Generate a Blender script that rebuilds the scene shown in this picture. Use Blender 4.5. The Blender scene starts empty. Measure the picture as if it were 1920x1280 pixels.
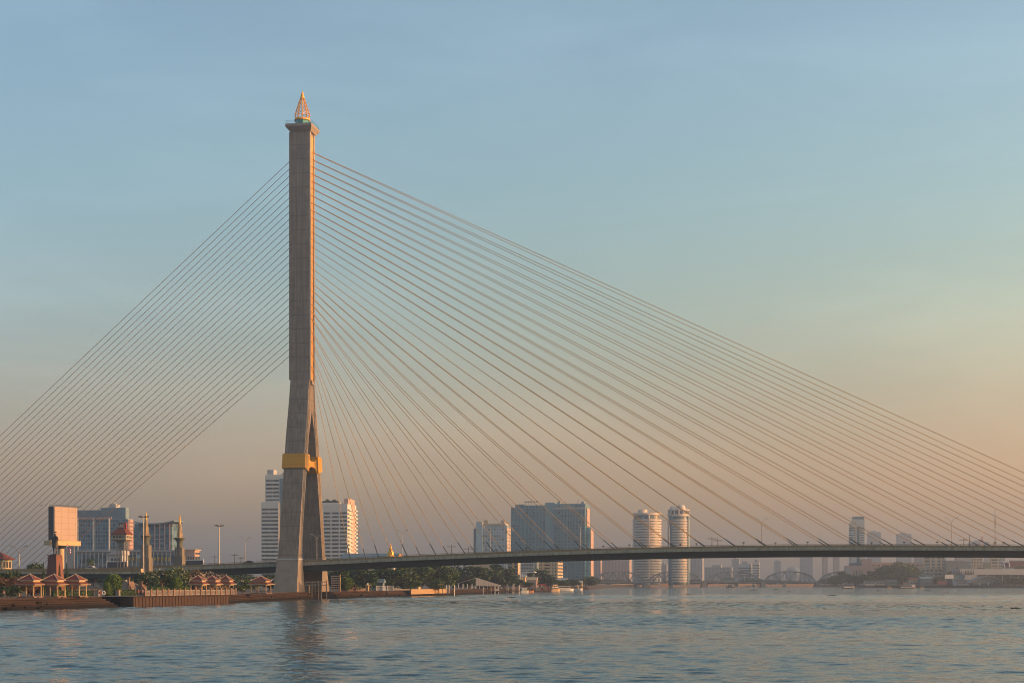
import bpy, bmesh, math, random
from mathutils import Vector, Matrix
from mathutils.geometry import tessellate_polygon
scene = bpy.context.scene
COL = scene.collection
R = math.radians
F, CX, HY, CH = 2850.0, 960.0, 1090.0, 5.8      # focal length in photo pixels, centre column, horizon row, eye height

# ------------------------------------------------------------------ survey helpers
def gx(px, Y): return (px - CX) / F * Y
def zy(py, Y): return CH + (HY - py) / F * Y
def ray_hit(ax, ay, dx, dy, px):
    """distance along a plan direction from a point to the sight line of a survey column"""
    k = (px - CX) / F
    return (k * ay - ax) / (dx - k * dy)

# ------------------------------------------------------------------ materials
MATS = {}
def _nodes(name):
    m = bpy.data.materials.new(name); m.use_nodes = True
    nt = m.node_tree
    return m, nt, nt.nodes['Principled BSDF']
def mat(name, col, rough=0.8, metal=0.0, var=0.18, scale=0.4, spec=0.3, stretch=(1, 1, 1), bump=0.0, alpha=None):
    if name in MATS: return MATS[name]
    m, nt, b = _nodes(name)
    b.inputs['Roughness'].default_value = rough
    b.inputs['Metallic'].default_value = metal
    b.inputs['Specular IOR Level'].default_value = spec
    tc = nt.nodes.new('ShaderNodeTexCoord'); mp = nt.nodes.new('ShaderNodeMapping')
    mp.inputs['Scale'].default_value = stretch
    nt.links.new(tc.outputs['Object'], mp.inputs['Vector'])
    nz = nt.nodes.new('ShaderNodeTexNoise'); nz.inputs['Scale'].default_value = scale
    nz.inputs['Detail'].default_value = 6; nz.inputs['Roughness'].default_value = 0.65
    nt.links.new(mp.outputs['Vector'], nz.inputs['Vector'])
    rp = nt.nodes.new('ShaderNodeValToRGB')
    rp.color_ramp.elements[0].position = 0.3; rp.color_ramp.elements[1].position = 0.7
    rp.color_ramp.elements[0].color = [c * (1 - var) for c in col[:3]] + [1]
    rp.color_ramp.elements[1].color = [min(1, c * (1 + var)) for c in col[:3]] + [1]
    nt.links.new(nz.outputs['Fac'], rp.inputs['Fac'])
    nt.links.new(rp.outputs['Color'], b.inputs['Base Color'])
    if bump:
        bp = nt.nodes.new('ShaderNodeBump'); bp.inputs['Strength'].default_value = bump
        bp.inputs['Distance'].default_value = 0.1
        nt.links.new(nz.outputs['Fac'], bp.inputs['Height']); nt.links.new(bp.outputs['Normal'], b.inputs['Normal'])
    MATS[name] = m
    return m
def math_node(nt, op, a, b=None, c=None):
    n = nt.nodes.new('ShaderNodeMath'); n.operation = op
    for i, v in enumerate((a, b, c)):
        if v is None: continue
        if isinstance(v, (int, float)): n.inputs[i].default_value = v
        else: nt.links.new(v, n.inputs[i])
    return n.outputs[0]
def lines_mat(name, col, dark, px, pz, wx=0.06, wz=0.06, rough=0.85, var=0.2, scale=0.15, axis='X', streak=0.25, zoff=0.0, metal=0.0, spec=0.3, cells=False):
    """surface with real joints: lines every px metres across and pz metres up, over blotches and rain streaks"""
    if name in MATS: return MATS[name]
    m, nt, b = _nodes(name)
    b.inputs['Roughness'].default_value = rough; b.inputs['Metallic'].default_value = metal
    b.inputs['Specular IOR Level'].default_value = spec
    tc = nt.nodes.new('ShaderNodeTexCoord'); sp = nt.nodes.new('ShaderNodeSeparateXYZ')
    nt.links.new(tc.outputs['Object'], sp.inputs[0])
    hx = sp.outputs[axis]
    if axis == 'X': hx = math_node(nt, 'ADD', sp.outputs['X'], math_node(nt, 'MULTIPLY', sp.outputs['Y'], 0.37))
    nz = nt.nodes.new('ShaderNodeTexNoise'); nz.inputs['Scale'].default_value = scale; nz.inputs['Detail'].default_value = 7
    nz.inputs['Roughness'].default_value = 0.7
    nt.links.new(tc.outputs['Object'], nz.inputs['Vector'])
    mp = nt.nodes.new('ShaderNodeMapping'); mp.inputs['Scale'].default_value = (1, 1, 0.04)
    nt.links.new(tc.outputs['Object'], mp.inputs['Vector'])
    st = nt.nodes.new('ShaderNodeTexNoise'); st.inputs['Scale'].default_value = 1.6; st.inputs['Detail'].default_value = 4
    nt.links.new(mp.outputs['Vector'], st.inputs['Vector'])
    v = math_node(nt, 'ADD', math_node(nt, 'MULTIPLY', math_node(nt, 'SUBTRACT', nz.outputs['Fac'], 0.5), 2 * var),
                  math_node(nt, 'MULTIPLY', math_node(nt, 'SUBTRACT', st.outputs['Fac'], 0.5), 2 * streak))
    v = math_node(nt, 'ADD', v, 1.0)
    if cells: v = math_node(nt, 'MULTIPLY', v, math_node(nt, 'MULTIPLY_ADD', cell_value(nt, math_node(nt, 'DIVIDE', hx, px), math_node(nt, 'DIVIDE', math_node(nt, 'ADD', sp.outputs['Z'], zoff), pz)), 1.0, .5))
    mx = nt.nodes.new('ShaderNodeMix'); mx.data_type = 'RGBA'
    vm = nt.nodes.new('ShaderNodeVectorMath'); vm.operation = 'SCALE'; vm.inputs[0].default_value = col[:3]
    nt.links.new(v, vm.inputs['Scale'])
    f = None
    for (src, per, w, off) in ((hx, px, wx, 0), (sp.outputs['Z'], pz, wz, zoff)):
        if not per: continue
        fr = math_node(nt, 'FRACT', math_node(nt, 'DIVIDE', math_node(nt, 'ADD', src, off), per))
        ln = math_node(nt, 'LESS_THAN', fr, w / per)
        f = ln if f is None else math_node(nt, 'MAXIMUM', f, ln)
    nt.links.new(vm.outputs[0], mx.inputs['A']); mx.inputs['B'].default_value = list(dark[:3]) + [1]
    nt.links.new(f, mx.inputs['Factor'])
    nt.links.new(mx.outputs['Result'], b.inputs['Base Color'])
    MATS[name] = m
    return m
def leaf_mat(name, c0, c1):
    if name in MATS: return MATS[name]
    m, nt, b = _nodes(name)
    b.inputs['Roughness'].default_value = 0.65; b.inputs['Specular IOR Level'].default_value = 0.2
    gi = nt.nodes.new('ShaderNodeNewGeometry'); rp = nt.nodes.new('ShaderNodeValToRGB')
    rp.color_ramp.elements[0].color = list(c0) + [1]; rp.color_ramp.elements[1].color = list(c1) + [1]
    nt.links.new(gi.outputs['Random Per Island'], rp.inputs['Fac']); nt.links.new(rp.outputs['Color'], b.inputs['Base Color'])
    MATS[name] = m
    return m

def cell_value(nt, xs, zs):
    cb = nt.nodes.new('ShaderNodeCombineXYZ'); nt.links.new(math_node(nt, 'FLOOR', xs), cb.inputs[0]); nt.links.new(math_node(nt, 'FLOOR', zs), cb.inputs[2])
    wn = nt.nodes.new('ShaderNodeTexWhiteNoise'); nt.links.new(cb.outputs[0], wn.inputs['Vector']); return wn.outputs['Value']
def pane_mat(name, col, pw, rough):
    """glazing whose panes differ: curtains half drawn, blinds, dark rooms"""
    m, nt, b = _nodes(name); b.inputs['Roughness'].default_value = rough; b.inputs['Specular IOR Level'].default_value = .5
    tc = nt.nodes.new('ShaderNodeTexCoord'); sp = nt.nodes.new('ShaderNodeSeparateXYZ'); nt.links.new(tc.outputs['Object'], sp.inputs[0])
    v = cell_value(nt, math_node(nt, 'DIVIDE', math_node(nt, 'ADD', sp.outputs['X'], math_node(nt, 'MULTIPLY', sp.outputs['Y'], .9)), pw), math_node(nt, 'DIVIDE', sp.outputs['Z'], 2.9))
    v = math_node(nt, 'ADD', math_node(nt, 'MULTIPLY', math_node(nt, 'POWER', v, 5.0), 3.2), .65)
    vm = nt.nodes.new('ShaderNodeVectorMath'); vm.operation = 'SCALE'; vm.inputs[0].default_value = col; nt.links.new(v, vm.inputs['Scale']); nt.links.new(vm.outputs[0], b.inputs['Base Color'])
    MATS[name] = m
    return m
def bank_mat(name, col, wet):
    """weathered stone, courses and blotches, with the wet tide line left by the river"""
    m, nt, b = _nodes(name); b.inputs['Roughness'].default_value = .9; b.inputs['Specular IOR Level'].default_value = .05
    tc = nt.nodes.new('ShaderNodeTexCoord'); sp = nt.nodes.new('ShaderNodeSeparateXYZ'); nt.links.new(tc.outputs['Object'], sp.inputs[0])
    n1 = nt.nodes.new('ShaderNodeTexNoise'); n1.inputs['Scale'].default_value = .55; n1.inputs['Detail'].default_value = 9; n1.inputs['Roughness'].default_value = .75; nt.links.new(tc.outputs['Object'], n1.inputs['Vector'])
    mp = nt.nodes.new('ShaderNodeMapping'); mp.inputs['Scale'].default_value = (.06, .06, 5); nt.links.new(tc.outputs['Object'], mp.inputs['Vector'])
    n2 = nt.nodes.new('ShaderNodeTexNoise'); n2.inputs['Scale'].default_value = 1.0; n2.inputs['Detail'].default_value = 5; nt.links.new(mp.outputs['Vector'], n2.inputs['Vector'])
    v = math_node(nt, 'ADD', math_node(nt, 'MULTIPLY', n1.outputs['Fac'], 1.3), math_node(nt, 'MULTIPLY', n2.outputs['Fac'], 1.5))
    v = math_node(nt, 'SUBTRACT', v, 0.4)
    jl = math_node(nt, 'LESS_THAN', math_node(nt, 'FRACT', math_node(nt, 'DIVIDE', sp.outputs['Z'], .46)), .3)
    v = math_node(nt, 'MULTIPLY', v, math_node(nt, 'MULTIPLY_ADD', jl, -.75, 1.1))
    vm = nt.nodes.new('ShaderNodeVectorMath'); vm.operation = 'SCALE'; vm.inputs[0].default_value = col; nt.links.new(v, vm.inputs['Scale'])
    lvl = math_node(nt, 'ADD', sp.outputs['Z'], math_node(nt, 'MULTIPLY', n1.outputs['Fac'], -.9))
    mr = nt.nodes.new('ShaderNodeMapRange'); nt.links.new(lvl, mr.inputs['Value'])
    for kk, q in zip(('From Min', 'From Max', 'To Min', 'To Max'), (0.15, .5, 1.0, 0.0)): mr.inputs[kk].default_value = q
    mx = nt.nodes.new('ShaderNodeMix'); mx.data_type = 'RGBA'; nt.links.new(mr.outputs[0], mx.inputs['Factor']); nt.links.new(vm.outputs[0], mx.inputs['A']); mx.inputs['B'].default_value = (*wet, 1)
    nt.links.new(mx.outputs['Result'], b.inputs['Base Color'])
    bp = nt.nodes.new('ShaderNodeBump'); bp.inputs['Strength'].default_value = .7; bp.inputs['Distance'].default_value = .25; nt.links.new(n1.outputs['Fac'], bp.inputs['Height']); nt.links.new(bp.outputs['Normal'], b.inputs['Normal'])
    MATS[name] = m
    return m
# ------------------------------------------------------------------ mesh builder
class MB:
    def __init__(self): self.v, self.f, self.mi = [], [], []
    def add(self, vs, fs, mi=0):
        o = len(self.v); self.v += [tuple(p) for p in vs]
        self.f += [tuple(i + o for i in q) for q in fs]; self.mi += [mi] * len(fs); return self
    def box(self, x0, x1, y0, y1, z0, z1, mi=0):
        return self.add([(x0, y0, z0), (x1, y0, z0), (x1, y1, z0), (x0, y1, z0), (x0, y0, z1), (x1, y0, z1), (x1, y1, z1), (x0, y1, z1)],
                        [(0, 3, 2, 1), (4, 5, 6, 7), (0, 1, 5, 4), (1, 2, 6, 5), (2, 3, 7, 6), (3, 0, 4, 7)], mi)
    def frustum(self, b, t, z0, z1, mi=0):
        """b, t = (x0,x1,y0,y1) rectangles at z0 and z1"""
        return self.add([(b[0], b[2], z0), (b[1], b[2], z0), (b[1], b[3], z0), (b[0], b[3], z0), (t[0], t[2], z1), (t[1], t[2], z1), (t[1], t[3], z1), (t[0], t[3], z1)],
                        [(0, 3, 2, 1), (4, 5, 6, 7), (0, 1, 5, 4), (1, 2, 6, 5), (2, 3, 7, 6), (3, 0, 4, 7)], mi)
    def hull8(self, lo, hi, mi=0):
        """two loops of equal length joined into a solid"""
        n = len(lo); fs = [tuple(reversed(range(n))), tuple(range(n, 2 * n))]
        fs += [(i, (i + 1) % n, n + (i + 1) % n, n + i) for i in range(n)]
        return self.add(list(lo) + list(hi), fs, mi)
    def prism(self, pts, y0, y1, mi=0):
        """outline in x,z pushed through y"""
        return self.hull8([(x, y1, z) for x, z in pts], [(x, y0, z) for x, z in pts], mi)
    def tube(self, p0, p1, r0, r1=None, n=6, mi=0):
        p0, p1 = Vector(p0), Vector(p1); r1 = r0 if r1 is None else r1
        d = (p1 - p0).normalized(); a = d.orthogonal().normalized(); b = d.cross(a)
        lo = [p0 + (a * math.cos(2 * math.pi * i / n) + b * math.sin(2 * math.pi * i / n)) * r0 for i in range(n)]
        hi = [p1 + (a * math.cos(2 * math.pi * i / n) + b * math.sin(2 * math.pi * i / n)) * r1 for i in range(n)]
        return self.hull8(lo, hi, mi)
    def path(self, pts, r0, r1=None, n=6, mi=0):
        r1 = r0 if r1 is None else r1; k = len(pts) - 1
        for i in range(k):
            self.tube(pts[i], pts[i + 1], r0 + (r1 - r0) * i / k, r0 + (r1 - r0) * (i + 1) / k, n, mi)
        return self
    def lathe(self, prof, n=24, c=(0, 0), mi=0, a0=0.0, sx=1.0, sy=1.0):
        vs, fs = [], []
        for r, z in prof:
            vs += [(c[0] + sx * r * math.cos(a0 + 2 * math.pi * i / n), c[1] + sy * r * math.sin(a0 + 2 * math.pi * i / n), z) for i in range(n)]
        for k in range(len(prof) - 1):
            fs += [(k * n + i, k * n + (i + 1) % n, (k + 1) * n + (i + 1) % n, (k + 1) * n + i) for i in range(n)]
        fs += [tuple(reversed(range(n))), tuple(range((len(prof) - 1) * n, len(prof) * n))]
        return self.add(vs, fs, mi)
    def ball(self, c, r, n=12, m=8, mi=0, sz=1.0):
        prof = [(max(1e-3, r * math.sin(math.pi * k / m)), c[2] - r * sz * math.cos(math.pi * k / m)) for k in range(m + 1)]
        return self.lathe(prof, n, (c[0], c[1]), mi)
    def hip(self, x0, x1, y0, y1, z0, z1, ridge=0.0, mi=0, th=0.15):
        """hipped roof with a thin eave board; ridge = half ridge length along x"""
        cx, cy = (x0 + x1) / 2, (y0 + y1) / 2
        self.box(x0, x1, y0, y1, z0, z0 + th, mi)
        t = (cx - ridge - .02, cx + ridge + .02, cy - .02, cy + .02)
        return self.frustum((x0, x1, y0, y1), t, z0 + th, z1, mi)
    def gable(self, x0, x1, y0, y1, z0, z1, mi=0, along='x'):
        if along == 'x':
            c = (y0 + y1) / 2
            return self.add([(x0, y0, z0), (x1, y0, z0), (x1, y1, z0), (x0, y1, z0), (x0, c, z1), (x1, c, z1)],
                            [(0, 3, 2, 1), (0, 1, 5, 4), (2, 3, 4, 5), (1, 2, 5), (3, 0, 4)], mi)
        c = (x0 + x1) / 2
        return self.add([(x0, y0, z0), (x1, y0, z0), (x1, y1, z0), (x0, y1, z0), (c, y0, z1), (c, y1, z1)],
                        [(0, 3, 2, 1), (0, 1, 4), (1, 2, 5, 4), (2, 3, 5), (3, 0, 4, 5)], mi)
    def mesh(self, name, mats, smooth=False):
        me = bpy.data.meshes.new(name); me.from_pydata(self.v, [], self.f)
        for m in (mats if isinstance(mats, (list, tuple)) else [mats]): me.materials.append(m)
        for p, i in zip(me.polygons, self.mi): p.material_index = i; p.use_smooth = smooth
        me.update(); return me
    def build(self, name, mats, parent=None, smooth=False, loc=None):
        o = bpy.data.objects.new(name, self.mesh(name, mats, smooth)); COL.objects.link(o)
        if parent is not None: o.parent = parent
        if loc is not None: o.location = loc
        return o
def tag(o, label=None, cat=None, group=None, kind=None):
    if label: o['label'] = label
    if cat: o['category'] = cat
    if group: o['group'] = group
    if kind: o['kind'] = kind
    return o
def thing(name, label, cat, loc=(0, 0, 0), rz=0.0, group=None, sc=None):
    o = bpy.data.objects.new(name, None); COL.objects.link(o)
    o.empty_display_size = 0.5; o.location = loc; o.rotation_euler = (0, 0, rz)
    if sc: o.scale = sc
    return tag(o, label, cat, group, 'thing' if label else None)
def copy_tree(o, parent=None):
    c = o.copy(); COL.objects.link(c)
    if parent is not None: c.parent = parent
    for ch in list(o.children): copy_tree(ch, c)
    return c

# ------------------------------------------------------------------ palette
concrete = lines_mat('pylon concrete', (0.205, 0.178, 0.15), (0.12, 0.105, 0.09), 2.23, 4.9, .10, .22, var=0.5, scale=0.2, axis='X', streak=0.6)
concrete_plain = mat('concrete', (0.24, 0.215, 0.185), .85, var=.2)
pale_concrete = lines_mat('edge beam concrete', (0.28, 0.29, 0.235), (0.13, 0.125, 0.1), 6.1, 0, .16, .1, var=.35, scale=.3, streak=.8)
soffit = mat('shade darkened girder', (0.05, 0.072, 0.082), .75, var=.15, scale=.2)  # girder colour darkened to carry the shade under the deck
parapet_m = lines_mat('parapet paint', (0.23, 0.18, 0.10), (0.12, 0.1, 0.07), 2.4, 0, .2, .1, var=.25, scale=.6, streak=.2)
asphalt = mat('asphalt', (0.06, 0.06, 0.06), .9)
gold_panel = mat('gold panel', (0.60, 0.31, 0.045), .45, 0.15, var=.1)
gold_band = lines_mat('gold band panels', (0.50, 0.26, 0.02), (0.28, 0.14, 0.015), 1.15, 2.7, .05, .06, rough=.5, var=.08, streak=.08)
gold = mat('gilded steel', (0.62, 0.32, 0.02), .5, .1, var=.1)
gold_bright = mat('gilding', (0.85, 0.44, 0.05), .35, .35, var=.08)
teal_glass = mat('teal glass', (0.05, 0.22, 0.20), .15, 0, spec=.6)
cable_m = mat('orange cable sheath', (0.48, 0.29, 0.085), .5, var=.1)
back_cable_m = mat('brown cable sheath', (0.33, 0.20, 0.10), .55, var=.1)
anchor_m = mat('dark anchor tube', (0.06, 0.075, 0.09), .5)
steel_grey = mat('galvanised steel', (0.32, 0.33, 0.34), .5, .4)
dark_metal = mat('dark metal', (0.05, 0.05, 0.055), .5, .2)
lamp_glass = mat('lamp lens', (0.75, 0.72, 0.65), .3)
roof_red = lines_mat('red roof tiles', (0.16, 0.045, 0.03), (0.09, 0.025, 0.02), .28, .22, .04, .04, var=.22, scale=2, streak=.1)
roof_trim = mat('roof trim', (0.42, 0.36, 0.28), .7)
cream = mat('cream paint', (0.50, 0.37, 0.21), .7, var=.08)
white_p = mat('white paint', (0.72, 0.70, 0.66), .7, var=.08)
sunwarm_b = mat('sun warmed white render', (0.64, 0.55, 0.46), .8, var=.08, scale=.1)  # white round towers: warmth of the low sun put into the colour
white_b = mat('white building render', (0.62, 0.60, 0.55), .8, var=.08, scale=.1)
grey_b = mat('grey building render', (0.36, 0.38, 0.38), .8, var=.12, scale=.1)
blue_b = mat('blue grey cladding', (0.155, 0.23, 0.28), .6, var=.12, scale=.1)
teal_b = mat('dark teal cladding', (0.08, 0.17, 0.22), .6, var=.15, scale=.1)
pink_b = mat('pink building render', (0.50, 0.34, 0.28), .8, var=.1, scale=.1)
tan_b = mat('tan building render', (0.50, 0.40, 0.28), .8, var=.1, scale=.1)
orange_b = mat('orange fin paint', (0.72, 0.45, 0.2), .7, var=.1)
glass_d = pane_mat('dark window glass', (0.045, 0.06, 0.07), 1.6, .2)
glass_b = pane_mat('blue window glass', (0.085, 0.14, 0.17), 2.2, .25)
timber = lines_mat('sheet pile planks', (0.055, 0.033, 0.023), (0.03, 0.02, 0.015), .8, 0, .1, .1, var=.3, scale=1, streak=.4)
stone_bank = bank_mat('river bank stone', (0.040, 0.027, 0.019), (0.014, 0.012, 0.010))
pink_stone = mat('pink stone', (0.19, 0.125, 0.095), .8, var=.25)
bronze = mat('dark bronze', (0.05, 0.045, 0.04), .45, .6, var=.2, scale=2)
granite = lines_mat('red granite', (0.17, 0.07, 0.05), (0.1, 0.045, 0.035), 1.5, 1.4, .05, .05, var=.15, scale=2, rough=.5, streak=.1)
paving = mat('paving', (0.15, 0.12, 0.095), .9, var=.2, scale=.2)
wood_d = mat('dark timber', (0.07, 0.055, 0.045), .85)
leaf_dark = leaf_mat('dark foliage', (0.008, 0.026, 0.013), (0.065, 0.115, 0.035))
leaf_mid = leaf_mat('mid foliage', (0.016, 0.045, 0.013), (0.12, 0.17, 0.04))
leaf_light = leaf_mat('topiary foliage', (0.04, 0.085, 0.012), (0.12, 0.19, 0.03))
leaf_brown = leaf_mat('brownish foliage', (0.035, 0.035, 0.02), (0.16, 0.10, 0.05))
leaf_red = leaf_mat('reddish foliage', (0.06, 0.035, 0.02), (0.22, 0.09, 0.055))
bark = mat('bark', (0.11, 0.08, 0.055), .9)
blossom_m = mat('white blossom', (0.75, 0.68, 0.5), .7)
red_p = mat('red paint', (0.28, 0.035, 0.03), .6)
boat_white = mat('boat white paint', (0.7, 0.68, 0.64), .5)
boat_dark = mat('boat dark hull', (0.05, 0.06, 0.07), .5)
boat_wood = mat('varnished boat wood', (0.42, 0.19, 0.06), .5)
# ------------------------------------------------------------------ camera
cd = bpy.data.cameras.new('camera'); cam = bpy.data.objects.new('camera', cd); COL.objects.link(cam)
cam.location = (0, 0, CH); cam.rotation_euler = (R(90), 0, 0)
cd.sensor_width = 36; cd.lens = 36 * F / 1920; cd.shift_y = (HY - 640) / 1920
cd.clip_start = 0.5; cd.clip_end = 30000
scene.camera = cam
# ------------------------------------------------------------------ daylight
SUN_PHI, SUN_EL = R(8.5), R(9)
sd = Vector((math.cos(SUN_PHI) * math.cos(SUN_EL), -math.sin(SUN_PHI) * math.cos(SUN_EL), math.sin(SUN_EL)))
sl = bpy.data.lights.new('sun', 'SUN'); sl.energy = 3.0; sl.angle = R(0.6); sl.color = (1.0, 0.43, 0.135)
so = bpy.data.objects.new('sun', sl); COL.objects.link(so); so.rotation_euler = (-sd).to_track_quat('-Z', 'Y').to_euler()
so.location = (300, 0, 300)
w = bpy.data.worlds.new('World'); scene.world = w; w.use_nodes = True
nt = w.node_tree; bg = nt.nodes['Background']
sky = nt.nodes.new('ShaderNodeTexSky'); sky.sky_type = 'NISHITA'; sky.sun_disc = False
sky.sun_elevation = SUN_EL; sky.sun_rotation = R(90) + SUN_PHI
sky.air_density = 1.0; sky.dust_density = 2.0; sky.ozone_density = 1.0; sky.altitude = 0
# dusty dawn air near the horizon: the sky texture is warmed by true elevation above the horizon
SKY_TINT = [(0.0, (1.40, .74, .62)), (.055, (1.05, .59, .50)), (.12, (.92, .68, .57)), (.17, (.93, .81, .69)), (.24, (.90, .93, .86)), (.34, (.97, 1.0, 1.0)), (1.0, (1, 1, 1))]
tcw = nt.nodes.new('ShaderNodeTexCoord'); sw = nt.nodes.new('ShaderNodeSeparateXYZ'); nt.links.new(tcw.outputs['Generated'], sw.inputs[0])
rw = nt.nodes.new('ShaderNodeValToRGB'); rw.color_ramp.interpolation = 'B_SPLINE'
for i, (pz, c) in enumerate(SKY_TINT):
    e = rw.color_ramp.elements[i] if i < 2 else rw.color_ramp.elements.new(pz)
    e.position = pz; e.color = (*c, 1)
nt.links.new(sw.outputs['Z'], rw.inputs['Fac'])
mw = nt.nodes.new('ShaderNodeVectorMath'); mw.operation = 'MULTIPLY'
nt.links.new(sky.outputs[0], mw.inputs[0]); nt.links.new(rw.outputs['Color'], mw.inputs[1])
mz = nt.nodes.new('ShaderNodeVectorMath'); mz.operation = 'SCALE'                # the sky is lighter on the side of the sun
r2 = nt.nodes.new('ShaderNodeValToRGB')
for i, (pz, c) in enumerate([(0.0, (.45, .25, .0)), (.10, (.50, .30, .0)), (.17, (.55, .40, .05)), (.26, (.40, .36, .22)), (.4, (.3, .3, .3))]):
    e = r2.color_ramp.elements[i] if i < 2 else r2.color_ramp.elements.new(pz)
    e.position = pz; e.color = (*c, 1)
nt.links.new(sw.outputs['Z'], r2.inputs['Fac'])
xa = nt.nodes.new('ShaderNodeVectorMath'); xa.operation = 'SCALE'; nt.links.new(r2.outputs['Color'], xa.inputs[0]); nt.links.new(sw.outputs['X'], xa.inputs['Scale'])
xb = nt.nodes.new('ShaderNodeVectorMath'); xb.operation = 'ADD'; nt.links.new(xa.outputs[0], xb.inputs[0]); xb.inputs[1].default_value = (1, 1, 1)
xc = nt.nodes.new('ShaderNodeVectorMath'); xc.operation = 'MULTIPLY'; nt.links.new(mw.outputs[0], xc.inputs[0]); nt.links.new(xb.outputs[0], xc.inputs[1])
# faint wisps of high cloud
cm = nt.nodes.new('ShaderNodeMapping'); cm.inputs['Scale'].default_value = (2.2, 2.2, 9); cm.inputs['Rotation'].default_value = (0, .22, 0); nt.links.new(tcw.outputs['Generated'], cm.inputs['Vector'])
cn = nt.nodes.new('ShaderNodeTexNoise'); cn.inputs['Scale'].default_value = 1.6; cn.inputs['Detail'].default_value = 7; cn.inputs['Roughness'].default_value = .55; cn.inputs['Distortion'].default_value = .6
nt.links.new(cm.outputs['Vector'], cn.inputs['Vector'])
cr = nt.nodes.new('ShaderNodeMapRange'); cr.interpolation_type = 'SMOOTHSTEP'; nt.links.new(cn.outputs['Fac'], cr.inputs['Value'])
for k_, q_ in zip(('From Min', 'From Max', 'To Min', 'To Max'), (.42, .72, 0.0, 1.0)): cr.inputs[k_].default_value = q_
cv = nt.nodes.new('ShaderNodeVectorMath'); cv.operation = 'SCALE'; cv.inputs[0].default_value = (.13, .105, .085); nt.links.new(cr.outputs[0], cv.inputs['Scale'])
cw = nt.nodes.new('ShaderNodeVectorMath'); cw.operation = 'ADD'; nt.links.new(cv.outputs[0], cw.inputs[0]); cw.inputs[1].default_value = (.97, 1.01, 1.005)
nt.links.new(xc.outputs[0], mz.inputs[0]); mz.operation = 'MULTIPLY'; nt.links.new(cw.outputs[0], mz.inputs[1])
nt.links.new(mz.outputs[0], bg.inputs['Color']); bg.inputs['Strength'].default_value = 0.13
vs = scene.view_settings; vs.view_transform = 'Standard'; vs.look = 'None'; vs.gamma = 1; vs.exposure = 1.06
scene.display_settings.display_device = 'sRGB'
cy = scene.cycles
cy.use_denoising = True; cy.filter_width = 1.05; cy.max_bounces = 6; cy.diffuse_bounces = 2; cy.glossy_bounces = 3; cy.volume_bounces = 0
cy.transmission_bounces = 2; cy.transparent_max_bounces = 4; cy.caustics_reflective = False; cy.caustics_refractive = False
# ------------------------------------------------------------------ air
hz = MB().box(-5600, 5600, -3200, 7200, -2, 190).build('haze', [], None)
hm = bpy.data.materials.new('river haze'); hm.use_nodes = True; hn = hm.node_tree
hn.nodes.remove(hn.nodes['Principled BSDF'])
pv = hn.nodes.new('ShaderNodeVolumePrincipled')
pv.inputs['Color'].default_value = (0.80, 0.86, 0.98, 1); pv.inputs['Density'].default_value = 0.00028
pv.inputs['Anisotropy'].default_value = 0.7
hn.links.new(pv.outputs[0], hn.nodes['Material Output'].inputs['Volume'])
hz.data.materials.append(hm); tag(hz, kind='stuff')
# ------------------------------------------------------------------ river
wm, nt, b = _nodes('river water')
b.inputs['Base Color'].default_value = (0.030, 0.066, 0.070, 1); b.inputs['Roughness'].default_value = 0.06
b.inputs['IOR'].default_value = 1.33; b.inputs['Specular IOR Level'].default_value = 0.5
tc = nt.nodes.new('ShaderNodeTexCoord')
def wave(scale, sx, sy, rot, detail=3):
    mp = nt.nodes.new('ShaderNodeMapping'); mp.inputs['Scale'].default_value = (sx, sy, 1); mp.inputs['Rotation'].default_value = (0, 0, rot)
    nt.links.new(tc.outputs['Object'], mp.inputs['Vector'])
    n = nt.nodes.new('ShaderNodeTexNoise'); n.inputs['Scale'].default_value = scale; n.inputs['Detail'].default_value = detail
    n.inputs['Roughness'].default_value = 0.5; nt.links.new(mp.outputs['Vector'], n.inputs['Vector']); return n.outputs['Fac']
spx = nt.nodes.new('ShaderNodeSeparateXYZ'); nt.links.new(tc.outputs['Object'], spx.inputs[0])
def smooth(v, a, b, c, d):
    n = nt.nodes.new('ShaderNodeMapRange'); n.interpolation_type = 'SMOOTHSTEP'; nt.links.new(v, n.inputs['Value'])
    for k, q in zip(('From Min', 'From Max', 'To Min', 'To Max'), (a, b, c, d)): n.inputs[k].default_value = q
    return n.outputs[0]
offshore = math_node(nt, 'ADD', spx.outputs['Y'], math_node(nt, 'MULTIPLY', spx.outputs['X'], -0.15))
longw = math_node(nt, 'MULTIPLY', wave(0.22, .6, 1, .25), smooth(spx.outputs['Y'], 580, 720, 0.0, 2.4))   # beyond the modelled waves
h = math_node(nt, 'ADD', longw, math_node(nt, 'MULTIPLY', wave(1.15, .5, 1, -.2, 4), 0.24))
patch = wave(0.012, .5, 1.3, .1, 2)                                   # wind patches
amp = math_node(nt, 'MULTIPLY', math_node(nt, 'MULTIPLY_ADD', patch, 0.9, 0.6), smooth(offshore, 590, 660, 1.0, 0.85))
bp = nt.nodes.new('ShaderNodeBump'); bp.inputs['Distance'].default_value = 0.8
nt.links.new(math_node(nt, 'MULTIPLY', h, amp), bp.inputs['Height']); bp.inputs['Strength'].default_value = 0.8
nt.links.new(bp.outputs['Normal'], b.inputs['Normal'])
import numpy as np
rs = np.random.RandomState(5); NW = 56
lam = np.exp(rs.uniform(np.log(.62), np.log(4.2), NW)); wang = rs.normal(1.45, .42, NW); wph = rs.uniform(0, 6.283, NW)
wamp = lam / 6.283 * .026 * rs.uniform(.6, 1.3, NW) * np.clip(lam / 1.6, .55, 1)
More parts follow.
